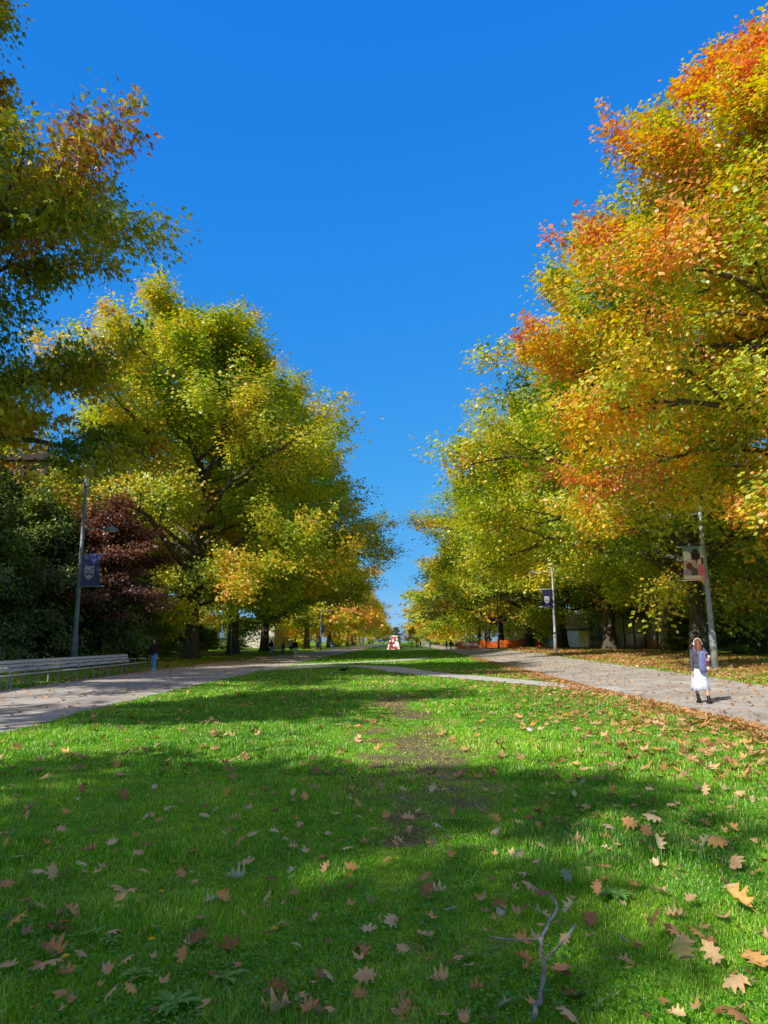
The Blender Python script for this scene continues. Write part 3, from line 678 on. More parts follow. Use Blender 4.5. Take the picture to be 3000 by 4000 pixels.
def fallen():
    rng = random.Random(8); P = list(NAMED); tries = 0
    while len(P) < 300 and tries < 60000:
        tries += 1
        y = 3.2 + 4.6 * rng.random() ** 1.1; x = rng.uniform(-.555, .555) * y + .012 * y
        if x > 6.2 or x < -6.6: continue
        dens = (.18 + .82 * float(sm(.0, 3.0, x))) if y > 5.0 else .3
        if rng.random() > dens: continue
        if any((x - a) ** 2 + (y - b) ** 2 < (.16 + .02 * y) ** 2 for a, b, *_ in P): continue
        P.append((x, y, rng.uniform(.09, .16), rng.choices(range(6), [7, 2.5, 1.5, 6, 1.2, .6])[0]))
    used = set(); marks = [((.75, 4.0), 'fallen twig'), ((-1.6, 3.66), 'lowest left dandelion'), ((-1.27, 3.85), 'dandelion by the left weeds'), ((1.34, 3.74), 'right-hand dandelion'), ((2.18, 12.61), 'white cup lid'),
                           ((.4, 9.0), 'bare soil patch'), ((-1.45, 4.55), 'third dandelion from the left'), ((-.97, 3.29), 'bottom weed rosette'), ((-.67, 4.0), 'dandelion behind a tan leaf')]
    for i, (x, y, s, t) in enumerate(P):
        k = rng.choices(range(5), [3, 3, 3, 2, 3])[0]
        o = link('fallen_leaf', LM[(k, t)])
        s *= .86; o.scale = (s, s, s * .9)
        o.location = (x, y, gzf(x, y) + rng.uniform(.030, .058))
        o.rotation_euler = (rng.gauss(0, .34), rng.gauss(0, .34), rng.uniform(0, 6.28))
        if rng.random() < .12: o.rotation_euler[0] = rng.uniform(.7, 1.2); o.location.z += s * .2
        best = min(marks, key=lambda q: math.hypot(q[0][0] - x, (q[0][1] - y) * .7)); dd = math.hypot(best[0][0] - x, best[0][1] - y)
        size = 'large' if s > .16 else ('small' if s < .11 else 'mid-sized')
        if dd < 1.2:
            side = ('left of' if x < best[0][0] else 'right of') if abs(x - best[0][0]) > abs(y - best[0][1]) else ('in front of' if y < best[0][1] else 'behind')
            where = '%s the %s' % (side, best[1])
        elif x > 4.2: where = 'in the leaf drift along the right walk'
        elif x > 1.8: where = 'on the sunny right side of the lawn'
        elif x < -2.5: where = 'on the far left of the lawn'
        elif y > 7: where = 'on the middle of the lawn'
        else: where = 'on the shaded near lawn'
        lab = '%s %s %s oak leaf %s' % (size, SHAPES[k][2], TONES[t][0], where)
        tag(o, lab, 'fallen leaf', 'fallen oak leaves on the lawn')
fallen()

def litter():
    rng = np.random.default_rng(9)
    Vs, Fs, hs, vs = [], [], [], []; base = 0
    def batch(x, y, size, tm):
        nonlocal base
        n = len(x); z = gz(x, y) + np.where(on_paving(x, y), .022, .035 + .02 * rng.uniform(0, 1, n))
        pos = np.stack([x, y, z], -1); az = rng.uniform(0, 6.28, n)
        d = np.stack([np.cos(az), np.sin(az), rng.normal(.05, .28, n)], -1); nv = np.stack([rng.normal(0, .3, n), rng.normal(0, .3, n), np.ones(n)], -1)
        V, F = scatter_leaves(pos - nrm(d) * size[:, None] * .5, d, nv, size, LT * np.array([1, 1, -1.6]), LQ)
        Vs.append(V); Fs.append(F + base); base += len(V)
        hs.append(np.repeat(rng.uniform(0, 1, n), 3)); vs.append(np.repeat(np.clip(rng.normal(1, .2, n), .5, 1.5), 3))
    # lawn, right half
    n = 16000; y = 8.2 + 32 * rng.uniform(0, 1, n) ** 1.2; x = rng.uniform(-7, 6.6, n)
    keep = rng.uniform(0, 1, n) < (.09 + .72 * sm(.6, 6, x) ** 1.3) * (~on_paving(x, y)); keep &= True
    batch(x[keep], y[keep], rng.uniform(.10, .17, keep.sum()), None)
    # small leaves and scraps between the large ones close by
    n = 900; y = 3.2 + 6 * rng.uniform(0, 1, n) ** 1.2; x = rng.uniform(-.6, .6, n) * y
    keep = rng.uniform(0, 1, n) < .35 + .5 * sm(-.5, 3, x); x, y = x[keep], y[keep]; batch(x, y, rng.uniform(.04, .085, len(x)), None)
    # drift on the near edge of the right walk
    n = 4000; y = 8 + 62 * rng.uniform(0, 1, n) ** 1.3; x = rin(y) - np.abs(rng.normal(0, .55, n)) + .22
    batch(x, y, rng.uniform(.10, .17, n), None)
    # on the walks
    n = 1500; y = 12 + 60 * rng.uniform(0, 1, n); x = rin(y) + (rout(y) - rin(y)) * rng.uniform(0, 1, n); batch(x, y, rng.uniform(.08, .14, n), None)
    n = 700; y = 12 + 60 * rng.uniform(0, 1, n); x = lout(y) + (lin_(y) - lout(y)) * rng.uniform(0, 1, n); batch(x, y, rng.uniform(.08, .14, n), None)
    # bank on the right, ground at the bench
    n = 16000; y = 14 + 120 * rng.uniform(0, 1, n) ** 1.4; x = rout(y) - .25 + 11 * rng.uniform(0, 1, n) ** 1.3
    keep = rng.uniform(0, 1, n) < litter_at(x, y) + .25; batch(x[keep], y[keep], rng.uniform(.12, .22, keep.sum()), None)
    n = 2200; y = 18 + 60 * rng.uniform(0, 1, n); x = lout(y) + .15 - 5 * rng.uniform(0, 1, n) ** 2; batch(x, y, rng.uniform(.10, .16, n), None)
    m = foliage_mat('dry_litter', [(0, (.30, .13, .05)), (.35, (.58, .29, .10)), (.6, (.72, .42, .17)), (.8, (.74, .48, .25)), (1, (.75, .34, .08))], .2)
    me = np_mesh('leaf_litter', np.concatenate(Vs), [np.concatenate(Fs)], m, False, {'hue': ('FACE', np.concatenate(hs)), 'val': ('FACE', np.concatenate(vs))})
    o = link('leaf_litter', me); tag(o, 'brown and orange fallen leaves drifted along the right walk and bank', 'leaf litter', kind='stuff')
litter()

# twig, dandelions, weeds, cup lid
def twig():
    t = thing('fallen_twig', 'grey crooked fallen twig lying on the grass in the foreground', 'twig', (.7, 3.9, .022))
    def W(p): return [(x - .7, y - 3.9, z) for x, y, z in p]
    main = [(.78, 4.66, .06), (.85, 4.57, .05), (.885, 4.44, .05), (.86, 4.30, .06), (.79, 4.14, .055), (.735, 4.0, .06), (.695, 3.88, .06), (.66, 3.74, .065), (.645, 3.6, .07), (.615, 3.44, .065), (.56, 3.26, .06), (.50, 3.08, .06)]
    rng = random.Random(3); pts = []; rad = []
    for (a, b) in zip(main[:-1], main[1:]):
        for k in range(4):
            f = k / 4; pts.append(Vector(a).lerp(Vector(b), f) + Vector((rng.gauss(0, .003), 0, rng.gauss(0, .003)))); rad.append(0)
    n = len(pts)
    rad = [.0045 + .0058 * (i / n) ** .8 + (.002 if i % 4 == 0 else 0) + rng.uniform(-.0008, .0008) for i in range(n)]
    mb = MB(); mb.tube(W(pts), rad, 8); mb.build('stem', M_TWIG, t, True)
    mb = MB(); mb.tube(W([(.70, 3.88, .06), (.60, 3.895, .05), (.52, 3.91, .045), (.44, 3.93, .05)]), [.005, .0042, .004, .003], 7); mb.build('side_branch', M_TWIG, t, True)
    mb = MB(); mb.tube(W([(.64, 3.60, .065), (.70, 3.68, .075), (.78, 3.79, .085), (.83, 3.86, .095), (.88, 3.94, .11)]), [.0065, .006, .0055, .006, .0045], 7); mb.build('side_branch', M_TWIG, t, True)
twig()
M_YEL = simple('dandelion_yellow', (.85, .62, .01), .8, 0, .15, 60)
M_STEM = simple('green_stem', (.16, .30, .06), .7)
FL = [(-1.6, 3.62), (-1.26, 3.82), (-1.44, 4.5), (-.67, 3.97), (-.52, 4.72), (-.36, 4.84), (1.345, 3.71), (.74, 8.25)]
FLL = ['leftmost yellow dandelion on a tall stem, low in the left foreground', 'yellow dandelion second from the left, among the left weeds', 'yellow dandelion beside the large pair of tan leaves on the left',
       'yellow dandelion touching a tan leaf near the middle foreground', 'small yellow dandelion left of centre behind the others', 'smallest yellow dandelion near the lawn centre', 'yellow dandelion right of the fallen twig', 'yellow flower beside the bare soil patch']
for (x, y), lab in zip(FL, FLL):
    t = thing('dandelion', lab, 'flower', (x, y, 0), 0, 'dandelions in the lawn')
    mb = MB(); mb.tube([(0, 0, -.01), (.004, .003, .04), (0, 0, .085)], .0028, 6); mb.build('stem', M_STEM, t, True)
    mb = MB()
    for ring, (rr, n, tl) in enumerate([(.019, 18, .15), (.014, 14, .6), (.008, 10, 1.1)]):
        for k in range(n):
            a = 2 * PI * k / n + ring * .2; c, s = math.cos(a), math.sin(a); ct, st = math.cos(tl), math.sin(tl)
            w = .0028
            mb.add([(0 - s * w, c * w, .086), (s * w, -c * w, .086), (c * rr * ct + s * w, s * rr * ct - c * w, .086 + rr * st * .7), (c * rr * ct - s * w, s * rr * ct + c * w, .086 + rr * st * .7)], [(0, 1, 2, 3)])
    mb.ell((0, 0, .088), (.009, .009, .006), 10, 6)
    mb.build('flower_head', M_YEL, t)
WD = [((-.97, 3.29), 'large toothed weed rosette at the bottom of the lawn left of centre', .115, 18), ((-1.51, 3.93), 'broad weed leaves beside the second dandelion', .08, 8), ((-.81, 3.52), 'weed rosette behind the bottom rosette', .10, 11),
      ((1.29, 4.67), 'spreading weed clump right of the fallen twig', .13, 16), ((.63, 4.6), 'pale weed leaves left of the twig tip', .06, 6), ((.42, 6.5), 'bright green weed beside the bare soil', .09, 8), ((-1.23, 3.55), 'low weed between the two left dandelions', .09, 10), ((-1.66, 4.01), 'small weed left of the second dandelion', .07, 8)]
rw = random.Random(12)
for (x, y), lab, rr, n in WD:
    mb = MB()
    for k in range(n):
        a = k * 2.4 + rw.uniform(-.2, .2); L = rr * rw.uniform(.6, 1.1); up = rw.uniform(.008, .03); w = L * .19
        c, s = math.cos(a), math.sin(a)
        for q in range(6):
            t0, t1 = q / 6, (q + 1) / 6
            def pt(t, sd, tooth):
                wd = w * math.sin(PI * min(t * .8 + .12, 1)) * (tooth) * sd
                return (c * L * t - s * wd, s * L * t + c * wd, up * math.sin(t * 2.4) + .03 - abs(sd) * -.006)
            mb.add([pt(t0, -1, .55), pt(t0, 0, 1), pt(t1, 0, 1), pt(t1, -1, 1.15)], [(0, 1, 2, 3)]); mb.add([pt(t0, 1, .55), pt(t0, 0, 1), pt(t1, 0, 1), pt(t1, 1, 1.15)], [(0, 3, 2, 1)])
    o = mb.build('weed_plant', M_WEED, None, False, False); o.location = (x, y, 0)
    me = o.data
    for nm, f in (('hue', lambda: rw.uniform(0, 1)), ('val', lambda: rw.uniform(.8, 1.2))):
        a = me.attributes.new(nm, 'FLOAT', 'FACE'); a.data.foreach_set('value', [f() for _ in me.polygons])
    tag(o, lab, 'weed', 'weeds in the lawn')
mb = MB(); mb.lathe([(.0, .0), (.042, 0), (.047, .008), (.046, .018), (.040, .02), (.038, .026), (.0, .026)], n=24)
o = mb.build('cup_lid', simple('white_plastic', (.78, .78, .77), .35, 0, .03), None); o.location = (2.18, 12.6, .05); o.rotation_euler = (.35, .3, .4); o.scale = (1.3, 1.3, 1.3)
tag(o, 'white plastic cup lid lying on the lawn right of the bare soil', 'lid')

# crow on the lawn
def crow():
    t = thing('crow', 'small black crow foraging on the lawn near the pale cross path', 'bird', (-2.93, 36.2, 0), -1.2)
    M = simple('black_feathers', (.012, .012, .015), .5, 0, .2, 20)
    mb = MB(); mb.tube([(0, -.16, .15), (0, -.12, .155), (0, -.05, .16), (0, .04, .165), (0, .10, .18), (0, .14, .20), (0, .18, .21), (0, .215, .205)], [.01, .045, .07, .075, .06, .045, .042, .012], 12)
    mb.build('body', M, t, True)
    for s in (-1, 1):
        mb = MB(); mb.ell((s * .062, -.06, .165), (.022, .15, .05), 12, 8); mb.build('wing', M, t, True)
        mb = MB(); mb.tube([(s * .03, 0, .11), (s * .03, -.015, .05), (s * .03, 0, .005), (s * .032, .05, .004)], [.012, .006, .006, .005], 6); mb.build('leg', M, t, True)
    mb = MB(); mb.tube([(0, .205, .207), (0, .24, .20), (0, .27, .19)], [.014, .011, .002], 8); mb.build('beak', M, t, True)
    mb = MB(); mb.tube([(0, -.12, .15), (0, -.2, .135), (0, -.30, .12)], [.03, .035, .04], 8, True, .25); mb.build('tail', M, t, True)
crow()

# ------------------------------------------------------------------ benches
M_TEAK = simple('weathered_teak', (.74, .67, .58), .85, 0, .2, 14, .3)
M_STEEL = simple('galvanised_steel', (.36, .35, .33), .5, .3, .08)
def bench(name, x0, y0, x1, y1, nseg, label, group=None, seat_depth=.5, last_back=None):
    """a run of bench from (x0,y0) to (x1,y1), facing the lawn (+x side)"""
    L = math.hypot(x1 - x0, y1 - y0); rz = math.atan2(y1 - y0, x1 - x0)
    t = thing(name, label, 'bench', (x0, y0, gzf(x0, y0) + .01), rz)
    seg = L / nseg            # local: along +X, the sitter faces -Y
    mb = MB()
    for k in range(5): mb.box((L / 2, -.20 + k * .10, .45 - k * .008), (L, .075, .035), bev=.006)
    mb.build('seat', M_TEAK, t)
    bl = last_back if last_back else L
    mb = MB()
    for k in range(3):
        n = max(1, round(bl / seg / 1))
        mb.box((bl / 2, .29 + k * .045, .575 + k * .135), (bl - .02, .03, .115), rx=-.32, bev=.006)
    mb.build('backrest', M_TEAK, t)
    for i in range(nseg + 1):
        x = min(max(i * seg, .05), L - .05)
        mb = MB()
        mb.box((x, -.16, .22), (.045, .05, .44)); mb.box((x, .20, .205), (.045, .05, .41)); mb.box((x, .02, .405), (.045, .44, .035))
        if x < bl + .1: mb.tube([(x, .22, .42), (x, .30, .56), (x, .41, .92)], .02, 6)
        mb.build('leg_frame', M_STEEL, t)
        if 0 < i < nseg + 1:
            mb = MB(); mb.tube([(x, -.22, .46), (x, -.225, .66), (x, -.14, .69), (x, .10, .675), (x, .33, .66)], [.016] * 5, 8, True, 1.6); mb.build('armrest', M_STEEL, t, True)
    return t
bench('long_bench', -12.95, 23.3, -13.85, 37.9, 8, 'long grey slatted bench running along the left walk in front of the dark shrubs', last_back=13.4)
bench('long_bench', -12.45, 15.2, -12.93, 23.1, 4, 'bench section entering at the left frame edge, end to end with the long bench')
bench('park_bench', -14.9, 83, -15.1, 91, 4, 'distant grey slatted bench behind the group of walkers on the left')

# ------------------------------------------------------------------ lamp posts and banners
M_POLE = simple('grey_painted_pole', (.20, .23, .25), .5, .2, .12, 3)
M_POLE2 = simple('light_grey_pole', (.38, .42, .43), .45, .2, .12, 3)
M_WHITE = simple('white_fibreglass', (.8, .8, .8), .5, 0, .04)
M_BLACK = simple('black_plastic', (.02, .02, .022), .4, 0, .1)
M_GLASSLAMP = simple('lamp_lens', (.6, .6, .58), .3, 0, .05)
M_NAVY = simple('navy_banner_cloth', (.075, .085, .28), .75, 0, .12, 4)
M_CREST = simple('pale_crest_print', (.85, .88, .92), .7, 0, .06)

def text_mesh(name, s, size, mat, parent, loc, rot=(PI / 2, 0, 0), sx=1.0):
    cu = bpy.data.curves.new(name, 'FONT'); cu.body = s; cu.size = size; cu.align_x = 'CENTER'; cu.extrude = .001; cu.offset = .004
    tmp = bpy.data.objects.new(name, cu); C.objects.link(tmp)
    dg = bpy.context.evaluated_depsgraph_get(); me = bpy.data.meshes.new_from_object(tmp.evaluated_get(dg))
    bpy.data.objects.remove(tmp)
    me.materials.clear(); me.materials.append(mat)
    o = link(name, me, parent); o.location = loc; o.rotation_euler = rot; o.scale = (sx, 1, 1); return o

def lamp_post(x, y, h, label, side, arm_z, banner_z=None, cams=False, mat=None, arm_l=1.4, heads=1, group='lamp posts along the walks', lean=0):
    mat = mat or M_POLE
    t = thing('lamp_post', label, 'lamp post', (x, y, gzf(x, y)), 0, group)
    t.rotation_euler = (0, lean, 0)
    mb = MB(); mb.lathe([(.16, -.1), (.16, 1.6), (.155, 1.66), (.12, 1.70), (.115, 3), (.075, h), (.0, h + .01)], n=20); mb.build('pole', mat, t, True)
    mb = MB(); mb.lathe([(.26, 0), (.26, .03), (.18, .05), (.165, .06)], n=20)
    for k in range(4): mb.lathe([(.022, .03), (.022, .075)], (.21 * math.cos(k * PI / 2 + .78), .21 * math.sin(k * PI / 2 + .78), 0), 6)
    mb.build('base_plate', mat, t)
    mb = MB(); mb.box((0, -.162, 1.1), (.12, .02, .26), bev=.006); mb.build('access_cover', mat, t)
    for hd in ([side] if heads == 1 else [1, -1]):
        mb = MB(); mb.tube([(hd * .06, 0, arm_z + .06), (hd * .5, 0, arm_z + .02), (hd * arm_l, 0, arm_z)], [.03, .026, .022], 10); mb.build('arm', mat, t, True)
        lm = MB(); lm.lathe([(.30, 0), (.31, .03), (.27, .10), (.18, .17), (.08, .21), (.05, .30), (0, .31)], (hd * (arm_l + .12), 0, arm_z - .1), 20, 1.15, .9)
        head = lm.build('lamp_head', mat, t, True)
        ln = MB(); ln.lathe([(.0, -.05), (.15, -.04), (.24, 0), (.24, .004)], (hd * (arm_l + .12), 0, arm_z - .105), 18, 1.15, .9); ln.build('lens', M_GLASSLAMP, head, True)
    if banner_z:
        for z in banner_z:
            mb = MB(); mb.tube([(side * .05, 0, z), (side * 1.28, 0, z)], .022, 8); mb.ell((side * 1.28, 0, z), (.03, .03, .03), 8, 6); mb.build('banner_arm', M_WHITE, t, True)
    if cams:
        for (dx, dy, z, sx) in ((.16, -.08, h - .35, 1), (-.20, -.12, h - 1.05, -1), (.20, -.12, h - 1.25, 1)):
            mb = MB(); mb.tube([(0, 0, z + .12), (dx, dy, z + .14)], .025, 6); mb.tube([(dx, dy, z + .16), (dx, dy, z + .1)], .05, 10)
            cm = mb.build('camera_bracket', mat, t)
            mb = MB(); mb.tube([(dx + sx * .0, dy + .1, z + .02), (dx + sx * .02, dy - .12, z - .02), (dx + sx * .03, dy - .22, z - .03)], [.10, .12, .105], 14); mb.build('camera', M_BLACK if sx < 0 else M_STEEL, t, True)
        mb = MB(); mb.tube([(0, 0, h), (0, 0, h + .5)], [.02, .008], 6); mb.build('antenna', mat, t)
    return t

def banner_cloth(w, h, side, mat, parent, colf=None, curve=.10, nx=40, nz=60, z0=0):
    V = []; cols = []
    for j in range(nz + 1):
        for i in range(nx + 1):
            u, v = i / nx, j / nz
            pinch = 1 - curve * math.sin(PI * v) * u
            V.append((side * (.10 + u * w * pinch), .05 * math.sin(3 * u + 2 * v) * u + .02 * math.sin(7 * v) * u, v * h))
            if colf: cols.append((*colf(u if side > 0 else 1 - u, v), 1))
    n = nx + 1
    F = np.array([(j * n + i, j * n + i + 1, (j + 1) * n + i + 1, (j + 1) * n + i) for j in range(nz) for i in range(nx)])
    me = np_mesh('cloth', np.array(V), [F], mat, True, {'paint': ('POINT', np.array(cols))} if colf else None)
    return link('cloth', me, parent)

def crest(parent, cx, cz, s, y):
    """shield with two wavy bars, a sunburst and three letters, as flat shapes on the cloth"""
    def o_(pts, k=1.0): return [(cx + x * s * k, cz + z * s * k) for x, z in pts]
    sh = [(-.42, .62), (.42, .62), (.42, .0), (.36, -.26), (.2, -.48), (0, -.60), (-.2, -.48), (-.36, -.26), (-.42, 0)]
    mb = MB(); a = o_(sh); b = [(cx + x * s * .88, cz + (z * .90 + .006) * s) for x, z in sh]; n = len(a)
    mb.add([(x, y, z) for x, z in a] + [(x, y, z) for x, z in b], [(i, (i + 1) % n, (i + 1) % n + n, i + n) for i in range(n)])
    for k, zz in enumerate((.16, .02)):          # wavy bars
        m = 14; up = []; dn = []
        for i in range(m + 1):
            x = -.36 + .72 * i / m; w = .022 * math.sin(i * 1.35 + k)
            up.append((cx + x * s, y, cz + (zz + .035 + w) * s)); dn.append((cx + x * s, y, cz + (zz - .02 + w) * s))
        mb.add(up + dn, [(i, i + 1, m + 2 + i, m + 1 + i) for i in range(m)])
    for k in range(7):                          # sun rays
        an = PI * (.12 + .76 * k / 6); c_, s_ = math.cos(an), math.sin(an); r0, r1, w = .13, .36 if k % 2 == 0 else .30, .035
        base = (cx, cz - .38 * s)
        mb.add([(base[0] + (c_ * r0 - s_ * w) * s, y, base[1] + (s_ * r0 + c_ * w) * s), (base[0] + (c_ * r0 + s_ * w) * s, y, base[1] + (s_ * r0 - c_ * w) * s), (base[0] + c_ * r1 * s, y, base[1] + s_ * r1 * s)], [(0, 1, 2)])
    m = 12; mb.add([(cx, y, cz - .40 * s)] + [(cx + math.cos(PI * i / m) * .12 * s, y, cz - .40 * s + math.sin(PI * i / m) * .12 * s) for i in range(m + 1)], [(0, i + 1, i + 2) for i in range(m)])
    mb.build('crest', M_CREST, parent, False, False)
    text_mesh('lettering', 'UBC', .34 * s, M_CREST, parent, (cx, y - .002, cz + .27 * s), sx=1.02)

def painted(name):
    m, nt, N, L = new_mat(name); out = N.new('ShaderNodeOutputMaterial'); b = N.new('ShaderNodeBsdfPrincipled'); b.inputs['Roughness'].default_value = .75
    a = N.new('ShaderNodeAttribute'); a.attribute_name = 'paint'; L.new(a.outputs['Color'], b.inputs['Base Color'])
    tr = N.new('ShaderNodeBsdfTranslucent'); L.new(a.outputs['Color'], tr.inputs[0]); mx = N.new('ShaderNodeMixShader'); mx.inputs[0].default_value = .15
    L.new(b.outputs[0], mx.inputs[1]); L.new(tr.outputs[0], mx.inputs[2]); L.new(mx.outputs[0], out.inputs[0]); return m

PX, PY = -16.4, 35.5
lamp_post(PX, PY, 10.7, 'tall grey lamp post with cameras and a navy crest banner behind the long bench', 1, 7.15, (4.22, 5.86), True, lean=R(-.5))
t = thing('banner', 'navy banner with a pale crest hanging on the left lamp post', 'banner', (PX + .03, PY - .16, gzf(PX, PY) + 4.22), 0, 'banners on the lamp posts')
banner_cloth(1.0, 1.64, 1, M_NAVY, t); crest(t, .50, .66, .56, -.035)
lamp_post(14.6, 34, 9.5, 'grey lamp post with a picture banner on the leaf-strewn right bank', -1, 7.3, (4.15, 5.75), mat=M_POLE2, lean=R(-1.0))
def pic(u, v):
    c = (.62, .56, .52)
    if v > .74: c = (.13, .24, .28)
    if v > .74 and u > .8: c = (.34, .42, .36)
    def e(cx, cz, rx, rz): return ((u - cx) / rx) ** 2 + ((v - cz) / rz) ** 2 < 1
    if e(.10, .72, .3, .13): c = (.8, .76, .74)
    if e(.62, .66, .22, .26): c = (.045, .02, .025)
    if e(.50, .52, .13, .08): c = (.72, .30, .32)
    if e(.12, .47, .17, .10): c = (.55, .36, .27)
    if e(.30, .38, .16, .13): c = (.16, .05, .06)
    if e(.60, .40, .14, .11): c = (.40, .38, .30)
    if e(.80, .52, .11, .09): c = (.70, .55, .47)
    if e(.92, .55, .07, .12): c = (.10, .05, .05)
    if e(.86, .25, .22, .21): c = (.74, .17, .22)
    if e(.50, .22, .20, .15): c = (.08, .10, .09)
    if e(.18, .2, .22, .11): c = (.36, .28, .40)
    if v < .12: c = (.85, .66, .60)
    if v < .12 and u > .8: c = (.80, .30, .33)
    if v < .02: c = (.80, .30, .20)
    return tuple(min(q * 1.25, .9) for q in c)
t = thing('banner', 'pink and grey picture banner of seated people on the right lamp post', 'banner', (14.6 - .09, 34 - .16, gzf(14.6, 34) + 4.15), 0, 'banners on the lamp posts')
banner_cloth(1.02, 1.60, -1, painted('printed_picture'), t, pic, .03)
lamp_post(13.8, 65, 8.4, 'grey lamp post with a navy banner beside the right walk, before the white canopy', -1, 7.3, (4.15, 5.75), mat=M_POLE2, arm_l=1.7)
t = thing('banner', 'navy banner with a small crest on the more distant right lamp post', 'banner', (13.8, 65 - .16, gzf(13.8, 65) + 4.15), 0, 'banners on the lamp posts')
banner_cloth(1.0, 1.58, -1, simple('dark_navy_cloth', (.02, .022, .085), .8), t); crest(t, -.62, .62, .52, -.035)
lamp_post(-17.6, 73, 5.6, 'double-headed lamp post in front of a dark oak trunk on the left', 1, 5.25, None, heads=2, arm_l=.55)
lamp_post(14.2, 106, 7.8, 'pale single-arm lamp post in front of the orange safety fence', -1, 7.3, mat=M_POLE2)
lamp_post(14.2, 150, 7.8, 'farther pale lamp post standing behind the orange fence', -1, 7.3, mat=M_POLE2)
lamp_post(-14.6, 128, 7.6, 'dark distant lamp post with blue banner on the left walk', 1, 7.0)
t = thing('banner', 'narrow bright blue banner on a distant left post', 'banner', (-14.6, 127.8, 3.0), 0, 'banners on the lamp posts')
banner_cloth(.6, 1.4, 1, simple('blue_banner_cloth', (.03, .08, .36), .7), t)

# ------------------------------------------------------------------ cairn
def cairn():
    t = thing('cairn', 'white tapered concrete block with big red letter E at the end of the lawn', 'monument', (-1.45, 143, 0), R(-14))
    Mw = simple('white_painted_concrete', (.80, .80, .82), .6, 0, .08, 2); Mr = simple('red_paint', (.55, .02, .04), .55, 0, .2, 4)
    bw, tw, h = 2.7, 1.36, 2.7
    mb = MB(); b, q = bw / 2, tw / 2
    V = [(-b, -b, -.1), (b, -b, -.1), (b, b, -.1), (-b, b, -.1), (-q, -q, h), (q, -q, h), (q, q, h), (-q, q, h)]
    bm = bmesh.new(); vs = [bm.verts.new(v) for v in V]
    for f in [(0, 3, 2, 1), (4, 5, 6, 7), (0, 1, 5, 4), (1, 2, 6, 5), (2, 3, 7, 6), (3, 0, 4, 7)]: bm.faces.new([vs[i] for i in f])
    bmesh.ops.bevel(bm, geom=bm.edges[:], offset=.05, segments=2, affect='EDGES'); bm.verts.ensure_lookup_table()
    mb.add([v.co for v in bm.verts], [[v.index for v in f.verts] for f in bm.faces]); bm.free()
    mb.build('block', Mw, t)
    # letter strokes in face coordinates (u across -1..1 of half-width, v height 0..1)
    for side in range(4):
        mb = MB(); Mz = Matrix.Rotation(side * PI / 2, 4, 'Z')
        def P(u, v, d):
            hw = b + (q - b) * v
            p = Vector((u * hw, -hw - d, v * h)); return Mz @ p
        for (u0, u1, v0, v1) in ((-.72, -.36, .04, .93), (-.36, .62, .04, .20), (-.36, .30, .42, .56), (-.36, .62, .77, .93)):
            a = [P(u0, v0, .004), P(u1, v0, .004), P(u1, v1, .004), P(u0, v1, .004), P(u0, v0, .035), P(u1, v0, .035), P(u1, v1, .035), P(u0, v1, .035)]
            mb.add(a, [(4, 5, 6, 7), (0, 1, 5, 4), (1, 2, 6, 5), (2, 3, 7, 6), (3, 0, 4, 7)])
        mb.build('letter_e', Mr, t)
cairn()

